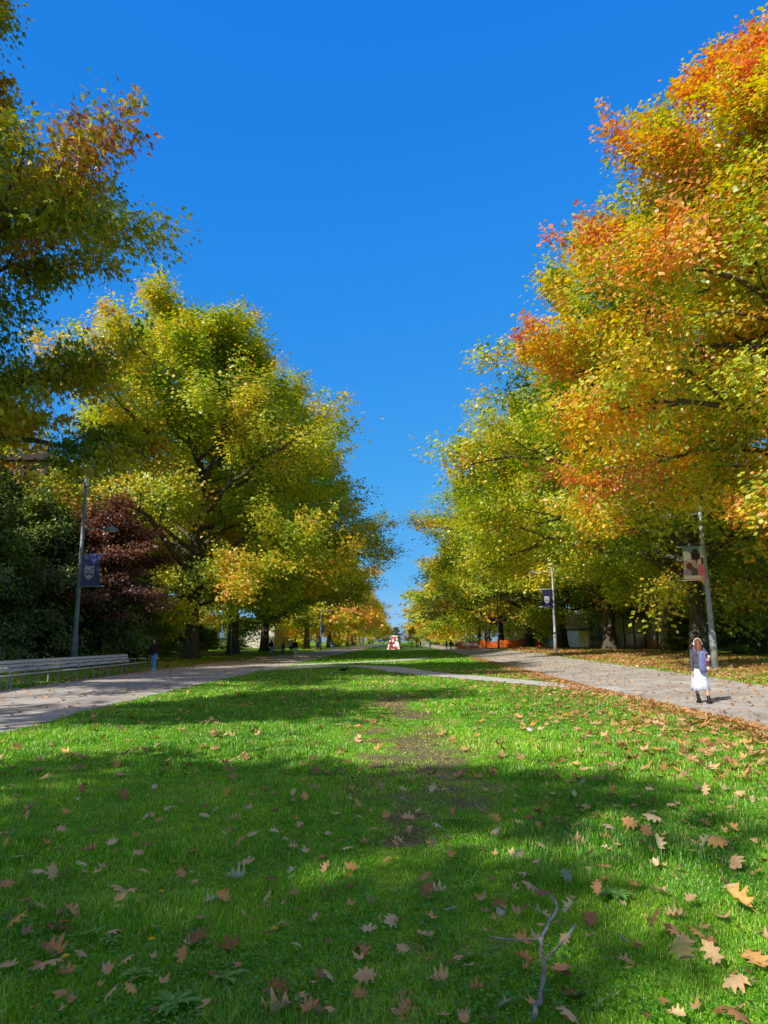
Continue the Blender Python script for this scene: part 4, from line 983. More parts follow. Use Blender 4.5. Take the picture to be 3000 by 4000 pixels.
# ------------------------------------------------------------------ orange fence, hydrant
def fence():
    t = thing('safety_fence', 'sagging orange plastic mesh safety fence around the oaks on the right', 'fence', (0, 0, 0))
    m, nt, N, L = new_mat('orange_mesh'); out = N.new('ShaderNodeOutputMaterial')
    tc = N.new('ShaderNodeTexCoord'); br = N.new('ShaderNodeTexBrick'); br.offset = 0; br.inputs['Scale'].default_value = 1; br.inputs['Brick Width'].default_value = .10; br.inputs['Row Height'].default_value = .06; br.inputs['Mortar Size'].default_value = .022
    df = N.new('ShaderNodeBsdfDiffuse'); df.inputs[0].default_value = (.85, .17, .03, 1); tl = N.new('ShaderNodeBsdfTranslucent'); tl.inputs[0].default_value = (.9, .2, .03, 1)
    a = N.new('ShaderNodeMixShader'); a.inputs[0].default_value = .4; L.new(df.outputs[0], a.inputs[1]); L.new(tl.outputs[0], a.inputs[2])
    tp = N.new('ShaderNodeBsdfTransparent'); sep = N.new('ShaderNodeSeparateXYZ'); cb = N.new('ShaderNodeCombineXYZ'); at = N.new('ShaderNodeAttribute'); at.attribute_name = 'along'
    L.new(tc.outputs['Object'], sep.inputs[0]); L.new(at.outputs['Fac'], cb.inputs[0]); L.new(sep.outputs['Z'], cb.inputs[1]); L.new(cb.outputs[0], br.inputs['Vector'])
    mx = N.new('ShaderNodeMixShader'); ml = N.new('ShaderNodeMath'); ml.operation = 'MULTIPLY_ADD'; ml.inputs[1].default_value = .6; ml.inputs[2].default_value = .4
    L.new(br.outputs['Fac'], ml.inputs[0]); L.new(ml.outputs[0], mx.inputs[0]); L.new(tp.outputs[0], mx.inputs[1]); L.new(a.outputs[0], mx.inputs[2]); L.new(mx.outputs[0], out.inputs[0])
    P = [(23.5, 148), (11.4, 146), (10.7, 139), (12.0, 129), (14.8, 120), (18.0, 116), (21.5, 113)]
    V = []; al = []; nz = 8; s = 0; pts = []
    for (a0, a1) in zip(P[:-1], P[1:]):
        n = max(4, int(math.dist(a0, a1) / .5))
        for k in range(n): pts.append((a0[0] + (a1[0] - a0[0]) * k / n, a0[1] + (a1[1] - a0[1]) * k / n))
    for i, (x, y) in enumerate(pts):
        if i: s += math.dist(pts[i], pts[i - 1])
        top = 1.25 + .12 * math.sin(s * 1.1) + .10 * math.sin(s * .43)
        for j in range(nz + 1):
            w = .10 * math.sin(s * 2.1 + j) * .6
            V.append((x + w, y + w, gzf(x, y) + .03 + top * j / nz)); al.append(s)
    n = nz + 1; F = np.array([(i * n + j, (i + 1) * n + j, (i + 1) * n + j + 1, i * n + j + 1) for i in range(len(pts) - 1) for j in range(nz)])
    link('mesh_panel', np_mesh('mesh_panel', np.array(V), [F], m, True, {'along': ('POINT', np.array(al))}), t)
    Mp = simple('fence_post_steel', (.12, .10, .08), .6)
    for x, y in P + [(11.3, 134), (13.4, 124.5), (16.4, 118)]:
        mb = MB(); z = gzf(x, y); mb.tube([(x, y - .14, z - .1), (x, y - .14, z + 1.45)], .03, 6); mb.build('post', Mp, t)
fence()
bench('park_bench', 12.6, 117, 10.6, 125, 3, 'pale slatted bench in front of the orange safety fence')
def hydrant():
    x, y = 17.9, 94
    t = thing('fire_hydrant', 'red fire hydrant with yellow cap under the oaks on the right bank', 'fire hydrant', (x, y, gzf(x, y))); t.scale = (1.25, 1.25, 1.25)
    Mr = simple('hydrant_red', (.42, .03, .02), .45); My = simple('hydrant_yellow', (.75, .45, .03), .45)
    mb = MB(); mb.lathe([(.20, 0), (.20, .05), (.13, .06), (.13, .60), (.16, .61), (.16, .65), (.13, .66)], n=18); mb.build('barrel', Mr, t, True)
    mb = MB(); mb.lathe([(.15, .66), (.14, .72), (.09, .80), (.035, .83), (.03, .90), (0, .90)], n=18); mb.build('cap', My, t, True)
    for dx, dy in ((1, 0), (-1, 0), (0, -1)):
        mb = MB(); mb.tube([(dx * .10, dy * .10, .48), (dx * .20, dy * .20, .48), (dx * .205, dy * .205, .48), (dx * .24, dy * .24, .48)], [.065, .065, .08, .08], 12); mb.build('outlet', Mr, t, True)
hydrant()

# ------------------------------------------------------------------ buildings
def glass_mat(name, c, rough=.12):
    m, nt, N, L = new_mat(name); out = N.new('ShaderNodeOutputMaterial'); b = N.new('ShaderNodeBsdfPrincipled')
    tc = N.new('ShaderNodeTexCoord'); nz = N.new('ShaderNodeTexNoise'); nz.inputs['Scale'].default_value = .35; nz.inputs['Detail'].default_value = 6
    L.new(tc.outputs['Object'], nz.inputs['Vector']); rp = ramp(N, [(.35, tuple(x * .5 for x in c)), (.7, c)]); L.new(nz.outputs['Fac'], rp.inputs[0])
    L.new(rp.outputs[0], b.inputs['Base Color']); b.inputs['Roughness'].default_value = rough; b.inputs['Specular IOR Level'].default_value = .9
    L.new(b.outputs[0], out.inputs[0]); return m
def right_building():
    t = thing('glass_building', 'pale glass building with dark mullions and white canopy behind the right oaks', 'building', (29.0, 86, .55))
    Mw = simple('pale_panel', (.62, .62, .58), .6, 0, .08, .5); Mwall = simple('grey_green_wall', (.26, .28, .26), .6, 0, .1, .5); Mg = glass_mat('dark_glass', (.20, .24, .22)); Mg2 = glass_mat('pale_glass', (.42, .47, .46), .25)
    Md = simple('dark_mullion', (.16, .17, .17), .5); Mc = simple('white_canopy', (.85, .79, .72), .7, 0, .06, 1)
    y0, y1, H = -40.0, 26.0, 13.0; L = y1 - y0
    mb = MB(); mb.box((4.2, (y0 + y1) / 2, H / 2 - .3), (8, L, H + .6)); mb.build('wall', Mwall, t)
    mb = MB(); mb.box((4.0, (y0 + y1) / 2, H + .3), (9.2, L + .8, .5)); mb.build('roof', Mw, t)
    k = 0; y = y0 + .1
    while y < y1 - 1:
        pale = (y < y0 + 14 and k % 3 != 1) 
        w = MB(); w.box((.10, y + 1.0, 1.05), (.24, 1.96, 2.05)); pn = w.build('window', Mg2 if pale else Mg, t)
        w = MB(); w.box((.08, y + 1.0, 3.35), (.24, 1.96, 2.3)); w.build('window', Mg2 if pale else Mg, t)
        if k % 2 == 0:
            w = MB(); w.box((.08, y + 2.0, 6.6), (.24, 3.86, 3.0)); w.build('window', Mg2, t)
            w = MB(); w.box((.08, y + 2.0, 10.6), (.24, 3.86, 3.0)); w.build('window', Mg2, t)
        y += 2; k += 1
    mb = MB()
    yy_ = y0
    while yy_ <= y1: mb.box((-.06, yy_, 2.3), (.14, .06, 4.6)); yy_ += 4
    mb.build('mullions', Md, t)
    for z in (2.12, 4.6, 8.4, 12.4):
        mb = MB(); mb.box((-.10, (y0 + y1) / 2, z), (.30, L, .16)); mb.build('ledge', Mw if z > 2.5 else M_STEEL, t)
    # curved entrance canopy
    mb = MB(); n = 16; cyc = 34.0
    outl = [(8, 24.5)] + [(2 - 5.5 * math.sin(PI * .5 * i / n), 24.5 + 20 * (1 - math.cos(PI * .5 * i / n)) * .6) for i in range(n + 1)] + [(-3.5, 50), (8, 50)]
    vs = [(x, y, 3.0) for x, y in outl] + [(x, y, 5.3) for x, y in outl]; m_ = len(outl)
    mb.add(vs, [tuple(range(m_)), tuple(range(2 * m_ - 1, m_ - 1, -1))] + [(i, (i + 1) % m_, (i + 1) % m_ + m_, i + m_) for i in range(m_)])
    mb.build('canopy', Mc, t)
    for y in (30, 35, 40, 45, 49):
        mb = MB(); mb.tube([(-2.6, y, -.3), (-2.6, y, 3.0)], .10, 10); mb.build('column', Md, t)
    mb = MB(); mb.box((7.0, 38, 1.3), (5, 23, 3.4)); mb.build('entrance_wall', Mg, t)
right_building()
def bike_rack():
    t = thing('bike_rack', 'row of grey hoop bike racks before the glass building', 'bike rack', (24.6, 88, gzf(24.6, 88)))
    for k in range(7):
        mb = MB(); y = k * .9; mb.tube([(0, y, -.05), (0, y, .7), (.05, y, .82), (.35, y, .88), (.65, y, .82), (.7, y, .7), (.7, y, -.05)], .03, 8); mb.build('hoop', M_STEEL, t, True)
    mb = MB(); mb.box((.35, 2.7, .02), (.08, 6, .03)); mb.build('rail', M_STEEL, t)
bike_rack()
def left_building():
    t = thing('brick_building', 'tan brick building with dark vertical fins high behind the left oaks', 'building', (-27, 66, 0)); t.scale = (1, 1, .80)
    Mb = simple('tan_brick', (.36, .22, .15), .9, 0, .15, 3); Md = simple('brown_fin', (.035, .022, .018), .7)
    mb = MB(); mb.box((-8, 2, 10), (12, 24, 20.6)); mb.build('wall', Mb, t)
    mb = MB(); mb.box((-8, 2, 20.6), (13.4, 25.4, .6)); mb.build('roof', Md, t)
    for k in range(7):
        mb = MB(); mb.box((-1.6, -9 + k * 3.6, 12), (1.0, .35, 15)); mb.build('fin', Md, t)
        mb = MB(); mb.box((-13.4 + k * 1.9, -10.45, 12), (.35, 1.0, 15)); mb.build('fin', Md, t)
        for z in (7.5, 12, 16.5):
            mb = MB(); mb.box((-2.02, -7.2 + k * 3.6 if k < 6 else 13, z), (.12, 1.6, 2.2)); mb.build('window', M_WIN, t)
M_WIN = glass_mat('window_glass', (.05, .06, .07))
left_building()
def hall(x, y, L, H, label, wallc, n):
    t = thing('campus_hall', label, 'building', (x, y, 0))
    Mw = simple('hall_wall', wallc, .8, 0, .08, .6)
    mb = MB(); mb.box((-5, L / 2, H / 2), (10, L, H)); mb.build('wall', Mw, t)
    mb = MB(); mb.box((-4.7, L / 2, H + .2), (11.4, L + 1.4, .45)); mb.build('roof', Mw, t)
    for k in range(n):
        yy_ = L * (k + .5) / n
        mb = MB(); mb.box((.04, yy_, H * .42), (.2, L / n * .55, H * .55)); f = mb.build('window', M_WIN, t)
        mb = MB(); mb.box((.25, L * k / n, H / 2), (.5, .5, H)); mb.build('pier', Mw, t)
hall(-40, 96, 60, 5.0, 'low pale hall with piers seen between the left trunks', (.40, .37, .32), 15)
hall(-31, 170, 70, 6.5, 'distant cream hall beyond the walkers on the left', (.66, .60, .50), 16)
hall(42, 170, 60, 8, 'distant pale hall behind the right oaks', (.60, .56, .50), 12)

# ------------------------------------------------------------------ people
def blob(name, mb, mat, vox, parent, it=4):
    me = bpy.data.meshes.new(name); me.from_pydata(mb.v, [], mb.f)
    bm = bmesh.new(); bm.from_mesh(me); bmesh.ops.recalc_face_normals(bm, faces=bm.faces); bm.to_mesh(me); bm.free()
    tmp = bpy.data.objects.new(name, me); C.objects.link(tmp)
    r = tmp.modifiers.new('r', 'REMESH'); r.mode = 'VOXEL'; r.voxel_size = vox; r.use_smooth_shade = True
    s = tmp.modifiers.new('s', 'SMOOTH'); s.factor = .5; s.iterations = it
    dg = bpy.context.evaluated_depsgraph_get(); out = bpy.data.meshes.new_from_object(tmp.evaluated_get(dg))
    bpy.data.objects.remove(tmp); out.materials.clear(); out.materials.append(mat)
    return link(name, out, parent)

def rcap(mb, pts, rad, n=12, flat=1.0):
    """tube with rounded ends"""
    pts = [Vector(p) for p in pts]
    a = (pts[0] - pts[1]).normalized(); b = (pts[-1] - pts[-2]).normalized()
    P = [pts[0] + a * rad[0] * .9, pts[0] + a * rad[0] * .6] + pts + [pts[-1] + b * rad[-1] * .6, pts[-1] + b * rad[-1] * .9]
    Rr = [rad[0] * .35, rad[0] * .8] + list(rad) + [rad[-1] * .8, rad[-1] * .35]
    mb.tube(P, Rr, n, True, flat)

SKIN = simple('skin_light', (.58, .36, .27), .6, 0, .05); SKIN2 = simple('skin_tan', (.36, .21, .15), .6, 0, .05)
def cloth(name, c): return simple(name, c, .9, 0, .12, 12, .15)

def person(label, x, y, heading, h, legs, arms, top, bottom, shoe, hair, skin=None, vox=.012, bottom_kind='pants', hair_long=True, puffy=0.0, look=0.0, group=None, inner=None, detail=True):
    s = h / 1.70; skin = skin or SKIN
    t = thing('person', label, 'person', (x, y, gzf(x, y) + .012), heading, group); t.scale = (s, s, s)
    aL, kL, aR, kR = legs; Lt, Ls = .42, .41
    J = {}
    for sd, a, k in ((-1, aL, kL), (1, aR, kR)):
        hip = Vector((sd * .09, 0, .90)); kn = hip + Vector((sd * .005, math.sin(a), -math.cos(a))) * Lt
        b = a - k; an = kn + Vector((0, math.sin(b), -math.cos(b))) * Ls
        J[sd] = (hip, kn, an, b)
    low = min(J[-1][2].z - .075 + (max(0, -math.sin(J[-1][3])) * -.0), J[1][2].z - .075)
    dz = Vector((0, 0, -low))
    for sd in J: J[sd] = (J[sd][0] + dz, J[sd][1] + dz, J[sd][2] + dz, J[sd][3])
    zo = -low
    A = {}
    for sd, (fw, out, el) in ((-1, arms[0]), (1, arms[1])):
        sh = Vector((sd * .165, 0, 1.385 + zo)); d = Vector((sd * math.sin(out), math.sin(fw) * math.cos(out), -math.cos(fw) * math.cos(out)))
        e = sh + d * .285; d2 = Vector((d.x * .4, math.sin(fw + el), -math.cos(fw + el))).normalized(); w = e + d2 * .245
        A[sd] = (sh, e, w, d2)
    hc = Vector((0, .015, 1.585 + zo)); lk = Matrix.Rotation(look, 3, 'Z')
    # --- body: one continuous skin surface
    mb = MB()
    mb.tube([(0, 0, .86 + zo), (0, 0, .95 + zo), (0, 0, 1.05 + zo), (0, .005, 1.2 + zo), (0, 0, 1.33 + zo), (0, -.005, 1.42 + zo)], [.12, .15, .12, .135, .15, .08], 16, True, .72)
    rcap(mb, [(-.15, 0, 1.385 + zo), (.15, 0, 1.385 + zo)], [.05, .05])
    rcap(mb, [(0, -.005, 1.40 + zo), (0, .0, 1.50 + zo), (0, .01, 1.56 + zo)], [.055, .048, .05])
    for sd in (-1, 1):
        hp, kn, an, b = J[sd]
        rcap(mb, [hp, hp.lerp(kn, .35), hp.lerp(kn, .8), kn, kn.lerp(an, .3), kn.lerp(an, .65), an], [.085, .078, .058, .052, .052, .042, .036])
        fd = Vector((0, math.cos(b * .8), math.sin(b * .8) if b < 0 else 0)).normalized()
        rcap(mb, [an + Vector((0, 0, -.035)) - fd * .03, an + Vector((0, 0, -.045)) + fd * .07, an + Vector((0, 0, -.055)) + fd * .15], [.034, .036, .026])
        sh, e, w, d2 = A[sd]
        rcap(mb, [sh, sh.lerp(e, .4), e, e.lerp(w, .4), w], [.048, .043, .036, .036, .026])
        # palm and five fingers
        side = Vector((sd, 0, 0)); side = (side - d2 * side.dot(d2)).normalized(); fwd = d2.cross(side) * sd
        rcap(mb, [w, w + d2 * .04, w + d2 * .085], [.025, .033, .032], 10, .6) if detail else rcap(mb, [w, w + d2 * .06, w + d2 * .13], [.026, .034, .02], 8)
        if detail:
            acr = fwd.normalized()
            for q, (ofs, ln) in enumerate(((-.027, .060), (-.009, .072), (.010, .078), (.028, .070))):
                p0 = w + d2 * .085 + acr * ofs
                rcap(mb, [p0, p0 + d2 * ln * .5 - side * sd * sd * .006, p0 + d2 * ln * .95 - side * .022], [.0095, .009, .0075], 8)
            p0 = w + d2 * .03 + acr * .028
            rcap(mb, [p0, p0 + acr * .025 + d2 * .022, p0 + acr * .028 + d2 * .055], [.012, .0105, .0085], 8)
    # head
    def H_(v): return hc + lk @ Vector(v)
    mb.ell(hc, (.074, .094, .112), 16, 12, lk); mb.ell(H_((0, .035, -.055)), (.052, .055, .062), 14, 10, lk)
    rcap(mb, [H_((0, .092, .02)), H_((0, .108, -.012)), H_((0, .112, -.022))], [.010, .014, .013], 8)
    for sd in (-1, 1): mb.ell(H_((sd * .077, .0, -.01)), (.012, .022, .032), 10, 8, lk)
    blob('body', mb, skin, vox if not detail else min(vox, .0075), t, 3)
    if detail:
        for sd in (-1, 1):
            e_ = MB(); e_.ell(H_((sd * .030, .086, .008)), (.013, .009, .007), 10, 8, lk); e_.build('eye', EYE, t, True)
        e_ = MB(); e_.ell(H_((0, .090, -.062)), (.022, .010, .006), 10, 8, lk); e_.build('mouth', LIP, t, True)
    # hair
    mb = MB(); mb.ell(H_((0, -.022, .022)), (.088, .098, .112), 16, 12, lk)
    if hair_long:
        rcap(mb, [H_((0, -.075, .02)), H_((0, -.095, -.10)), H_((.0, -.10, -.22)), H_((.01, -.09, -.32))], [.075, .08, .08, .045], 14, .6 if False else 1.0)
        for sd in (-1, 1): rcap(mb, [H_((sd * .068, -.02, .03)), H_((sd * .082, -.02, -.08)), H_((sd * .088, -.03, -.20)), H_((sd * .08, -.03, -.28))], [.030, .034, .034, .018], 10)
    if hair_long and detail:
        for q in range(9):
            a = -1.25 + 2.5 * q / 8; x0, y0 = math.sin(a) * .085, -math.cos(a) * .085; w = .012 * (1 if q % 2 else -1)
            rcap(mb, [H_((x0, y0, .05)), H_((x0 * 1.12 + w, y0 * 1.1, -.06)), H_((x0 * 1.25 - w, y0 * 1.12, -.17)), H_((x0 * 1.2 + w * 1.5, y0 * 1.1, -.28 - .03 * (q % 3)))], [.020, .024, .023, .010], 8)
    blob('hair', mb, hair, max(vox, .009), t, 1)
    # top garment
    g = .022 + puffy
    mb = MB()
    z0 = .93 if bottom_kind == 'skirt' else .86
    hem = .16 + puffy * 1.2
    mb.tube([(0, 0, z0 + zo), (0, 0, .98 + zo), (0, 0, 1.08 + zo), (0, .005, 1.2 + zo), (0, 0, 1.33 + zo), (0, -.005, 1.43 + zo)], [hem, .155 + g * .9, .128 + g, .145 + g, .155 + g, .075 + g * .6], 18, True, .74)
    rcap(mb, [(-.155, 0, 1.385 + zo), (.155, 0, 1.385 + zo)], [.058 + puffy * .4, .058 + puffy * .4])
    for sd in (-1, 1):
        sh, e, w, d2 = A[sd]
        rcap(mb, [sh, sh.lerp(e, .4), e, e.lerp(w, .45), e.lerp(w, .93)], [.060 + puffy * .5, .055 + puffy * .6, .048 + puffy * .6, .046 + puffy * .5, .036 + puffy * .3])
    blob('top', mb, top, vox, t, 3)
    if inner:
        mb = MB(); mb.ell((0, .085 + puffy, 1.05 + zo), (.065, .06, .24), 14, 10); mb.build('shirt', inner, t, True)
    # bottom garment
    if bottom_kind == 'skirt':
        V = []; n = 56; prof = [(1.0, .125, .10), (.96, .150, .115), (.88, .185, .15), (.75, .205, .18), (.6, .225, .205), (.48, .23, .215), (.36, .25, .24)]
        k = len(prof)
        for i, (z, rx, ry) in enumerate(prof):
            f = i / (k - 1)
            for j in range(n):
                a = 2 * PI * j / n; w = 1 + f * (.03 * math.sin(9 * a) + .02 * math.sin(5 * a + 1) + .012 * math.sin(17 * a))
                V.append((rx * math.cos(a) * w, ry * math.sin(a) * w + .02 * f, z + zo + f * .012 * math.sin(3 * a)))
        # inner side, so the cloth has thickness
        V += [(x * .965, yv * .965, z + .004) for x, yv, z in V]
        F = [(i * n + j, i * n + (j + 1) % n, (i + 1) * n + (j + 1) % n, (i + 1) * n + j) for i in range(k - 1) for j in range(n)]
        F += [tuple(q + k * n for q in reversed(f)) for f in F]
        F += [((k - 1) * n + j, (k - 1) * n + (j + 1) % n, (2 * k - 1) * n + (j + 1) % n, (2 * k - 1) * n + j) for j in range(n)]
        mb = MB(); mb.add(V, F); mb.build('skirt', bottom, t, True, False)
        for sd in (-1, 1):
            mb = MB(); hp, kn, an, b = J[sd]; u = (kn - an).normalized(); rcap(mb, [an, an + u * .06, an + u * .115], [.042, .044, .046]); mb.build('sock', shoe, t, True)
    else:
        mb = MB(); mb.tube([(0, 0, .80 + zo), (0, 0, .90 + zo), (0, 0, 1.0 + zo)], [.13, .165, .145], 16, True, .78)
        flare = .075 if bottom_kind == 'flared' else .062
        for sd in (-1, 1):
            hp, kn, an, b = J[sd]
            rcap(mb, [hp, hp.lerp(kn, .35), hp.lerp(kn, .8), kn, kn.lerp(an, .35), kn.lerp(an, .7), kn.lerp(an, .96)], [.098, .092, .074, .068, .064, (.064 + flare) / 2, flare])
        blob('trousers', mb, bottom, vox, t, 2)
    for sd in (-1, 1):
        hp, kn, an, b = J[sd]; fd = Vector((0, math.cos(b * .8), math.sin(b * .8) if b < 0 else 0)).normalized(); up = Vector((0, -fd.z, fd.y))
        mb = MB(); o = an - up * .03
        rcap(mb, [o - fd * .045, o + fd * .03, o + fd * .10 - up * .012, o + fd * .165 - up * .02], [.047, .047, .043, .032]); rcap(mb, [an - fd * .01 + up * .03, an - fd * .01 - up * .02], [.044, .046])
        mb.box(tuple(o + fd * .055 - up * .045), (.078, .26, .022), rx=math.atan2(fd.z, fd.y), bev=.008)
        mb.build('shoe', shoe, t, True)
    return t, zo, s

EYE = simple('eye_dark', (.03, .02, .018), .2); LIP = simple('lips', (.45, .15, .14), .5)
K_black = cloth('black_cloth', (.022, .022, .028)); K_dark = cloth('dark_brown_jacket', (.035, .026, .024)); K_grey = cloth('grey_knit', (.10, .095, .105)); K_white = cloth('white_skirt_cotton', (.74, .76, .86))
K_jean = cloth('blue_denim', (.18, .42, .90)); K_wpant = cloth('white_trousers', (.66, .68, .72)); K_gpant = cloth('grey_trousers', (.16, .16, .17)); K_navy = cloth('navy_cloth', (.03, .045, .12)); K_teal = cloth('teal_jacket', (.03, .30, .42)); K_pink = cloth('pale_pink_top', (.72, .58, .66)); K_blue = cloth('blue_jacket', (.04, .09, .32)); K_ltgrey = cloth('light_grey_top', (.42, .43, .46))
Hb = simple('brown_hair', (.22, .075, .04), .45, 0, .3, 40, .4); Hd = simple('black_hair', (.016, .012, .011), .45, 0, .3, 40, .3); Hl = simple('light_brown_hair', (.28, .15, .08), .5, 0, .2, 40)
M_SHOE = simple('black_leather', (.014, .013, .014), .35, 0, .1); M_SHOEW = simple('white_shoe', (.62, .62, .62), .6)

# woman on the right walk, seen from behind
wx, wy = 7.58, 18.6
hd = R(-3)
_, zo, s = person('woman in white skirt and grey top walking away on the right walk, wearing a backpack', wx, wy, hd, 1.62, (.34, .80, -.30, .05), ((-.16, .12, .12), (.18, .10, .30)),
       K_grey, K_white, M_SHOE, Hb, vox=.012, bottom_kind='skirt', hair_long=True)
def backpack():
    t = thing('backpack', 'blue-violet backpack with tan straps worn by the woman in the white skirt', 'backpack', (wx, wy, gzf(wx, wy) + .012), hd); t.scale = (s, s, s)
    Mb = cloth('backpack_canvas', (.17, .19, .40)); Ms = simple('tan_leather_strap', (.45, .19, .10), .6); Mp = simple('maroon_patch', (.25, .03, .09), .7); Mk = simple('pink_patch', (.75, .40, .62), .7)
    z = zo
    mb = MB(); mb.tube([(.03, -.20, .84 + z), (.03, -.21, .90 + z), (.03, -.225, 1.02 + z), (.03, -.225, 1.18 + z), (.03, -.215, 1.30 + z), (.03, -.19, 1.385 + z)], [.11, .155, .17, .165, .15, .09], 18, True, .62)
    blob('bag', mb, Mb, .012, t, 3)
    mb = MB(); mb.ell((.03, -.235, 1.33 + z), (.15, .10, .07), 16, 10); mb.build('flap', Mb, t, True)
    mb = MB(); mb.tube([(.06, -.28, .88 + z), (.06, -.315, .92 + z), (.06, -.335, 1.05 + z), (.06, -.333, 1.2 + z), (.05, -.315, 1.33 + z), (.04, -.25, 1.41 + z)], .018, 8, True, .5); mb.build('strap', Ms, t, True)
    mb = MB(); mb.tube([(.14, -.26, 1.36 + z), (.10, -.31, 1.36 + z), (.05, -.335, 1.30 + z)], .014, 8, True, .5); mb.build('strap', Ms, t, True)
    mb = MB(); mb.box((.125, -.315, 1.17 + z), (.075, .02, .07), rz=.35, bev=.006); mb.build('patch', Mk, t)
    mb = MB(); mb.box((.125, -.318, 1.07 + z), (.085, .02, .10), rz=.35, bev=.006); mb.build('patch', Mp, t)
    mb = MB(); mb.box((.115, -.312, .955 + z), (.07, .02, .075), rz=.35, bev=.006); mb.build('patch', M_WHITE, t)
    mb = MB(); mb.ell((.17, -.28, 1.25 + z), (.035, .03, .035), 12, 8); mb.build('charm', M_WHITE, t, True)
    for sd in (-1, 1):
        mb = MB(); mb.tube([(sd * .11, -.15, 1.34 + z), (sd * .13, -.09, 1.455 + z), (sd * .125, .01, 1.475 + z), (sd * .125, .10, 1.40 + z), (sd * .135, .135, 1.22 + z), (sd * .15, .07, 1.04 + z), (sd * .13, -.10, .95 + z)], [.026] * 7, 8, True, .5); mb.build('shoulder_strap', Mb, t, True)
backpack()
def headphones():
    t = thing('headphones', 'cream over-ear headphones on the head of the woman in the white skirt', 'headphones', (wx, wy, gzf(wx, wy) + .012), hd); t.scale = (s, s, s)
    z = zo; Mh = simple('cream_plastic', (.78, .72, .58), .4, 0, .04); c = Vector((0, -.005, 1.60 + z))
    mb = MB(); mb.tube([c + Vector((.098 * math.cos(a), 0, .125 * math.sin(a))) for a in np.linspace(-.1, PI + .1, 16)], .010, 8, True, 1.4); mb.build('band', Mh, t, True)
    for sd in (-1, 1):
        mb = MB(); mb.ell((sd * .098, .0, 1.575 + z), (.028, .042, .050), 14, 10); mb.build('ear_cup', Mh, t, True)
headphones()
# girl by the bench
person('person in dark open jacket and bright blue jeans walking beside the long bench', -13.0, 37.3, R(180) - R(14), 1.66, (.10, .12, -.10, .12), ((.08, .28, .12), (-.05, .30, .12)), K_dark, K_jean, M_SHOEW, Hd, vox=.014, bottom_kind='flared', puffy=.02, inner=K_black)
# group on the left walk, walking away
GL = 'walkers on the left walk'
W1 = (.24, .10, -.22, .30); W2 = (-.2, .28, .22, .08); AR = ((.18, .10, .2), (-.18, .10, .2)); AR2 = ((-.2, .12, .25), (.2, .12, .25))
fp = [(-9.9, 66, 1.78, W1, K_black, K_wpant, M_SHOEW, Hd, False, 'walker in black jacket and white trousers on the left walk', 2),
      (-13.0, 83.5, 1.80, W2, K_ltgrey, K_black, M_SHOE, Hd, False, 'tall walker with grey backpack-coloured top and black trousers on the left walk', -3),
      (-14.1, 84.5, 1.55, W1, K_grey, K_gpant, M_SHOE, Hd, False, 'shorter walker all in grey between two taller walkers', 4),
      (-15.4, 84.0, 1.72, W2, K_black, K_jean, M_SHOE, Hl, True, 'walker in dark jacket beside the distant left bench', 170),
      (-15.2, 128, 1.75, W1, K_blue, K_navy, M_SHOE, Hd, False, 'distant walker in a blue jacket under the left oaks', 180),
      (-12.9, 131, 1.72, W2, K_navy, K_jean, M_SHOEW, Hd, True, 'distant walker in navy below the blue banner', 0)]
for x, y, h, lg, tp, bt, sh, hr, lo, lab, hdg in fp:
    person(lab.replace('grey backpack-coloured top', 'a light grey backpack and jacket'), x, y, R(hdg), h, lg, AR if lg is W1 else AR2, tp, bt, sh, hr, SKIN2, .026, hair_long=lo, group=GL, detail=False)
t = thing('backpack', 'light grey backpack on the tall walker on the left walk', 'backpack', (-13.0, 83.5, .1), R(-3))
mb = MB(); mb.tube([(0, -.2, .98), (0, -.22, 1.06), (0, -.23, 1.25), (0, -.21, 1.44), (0, -.19, 1.52)], [.12, .16, .17, .15, .08], 14, True, .6); mb.build('bag', K_ltgrey, t, True)
for sd in (-1, 1):
    mb = MB(); mb.tube([(sd * .10, -.14, 1.46), (sd * .13, -.02, 1.55), (sd * .13, .12, 1.42), (sd * .15, .1, 1.15)], .025, 8); mb.build('strap', K_ltgrey, t, True)
GR = 'distant walkers on the right walk'
fr = [(8.5, 138, 1.75, W1, K_teal, K_black, Hd, 'distant walker in a teal jacket and black trousers', 0), (9.3, 138, 1.76, W2, K_black, K_black, Hd, 'distant walker dressed all in black next to the teal jacket', 2),
      (10.6, 141, 1.74, W1, K_pink, K_black, Hl, 'distant walker in a pale pink top by the orange fence', 0), (5.7, 147, 1.74, W2, K_grey, K_navy, Hd, 'distant walker in grey halfway between cairn and orange fence', 0),
      (5.2, 176, 1.75, W1, K_ltgrey, K_ltgrey, Hl, 'far walker in pale clothes right of the yellow tree', 0), (3.5, 178, 1.74, W2, K_black, K_black, Hd, 'far walker in black, nearest the yellow tree', 20), (4.0, 180, 1.78, W1, K_navy, K_black, Hd, 'far walker in navy in the small group right of the yellow tree', 90), (4.6, 180, 1.70, W2, K_black, K_navy, Hb, 'far walker with brown hair in the small group right of the yellow tree', -40)]
for x, y, h, lg, tp, bt, hr, lab, hdg in fr:
    person(lab, x, y, R(hdg), h, lg, AR if lg is W1 else AR2, tp, bt, M_SHOE, hr, SKIN2, .032, hair_long=False, group=GR, detail=False)

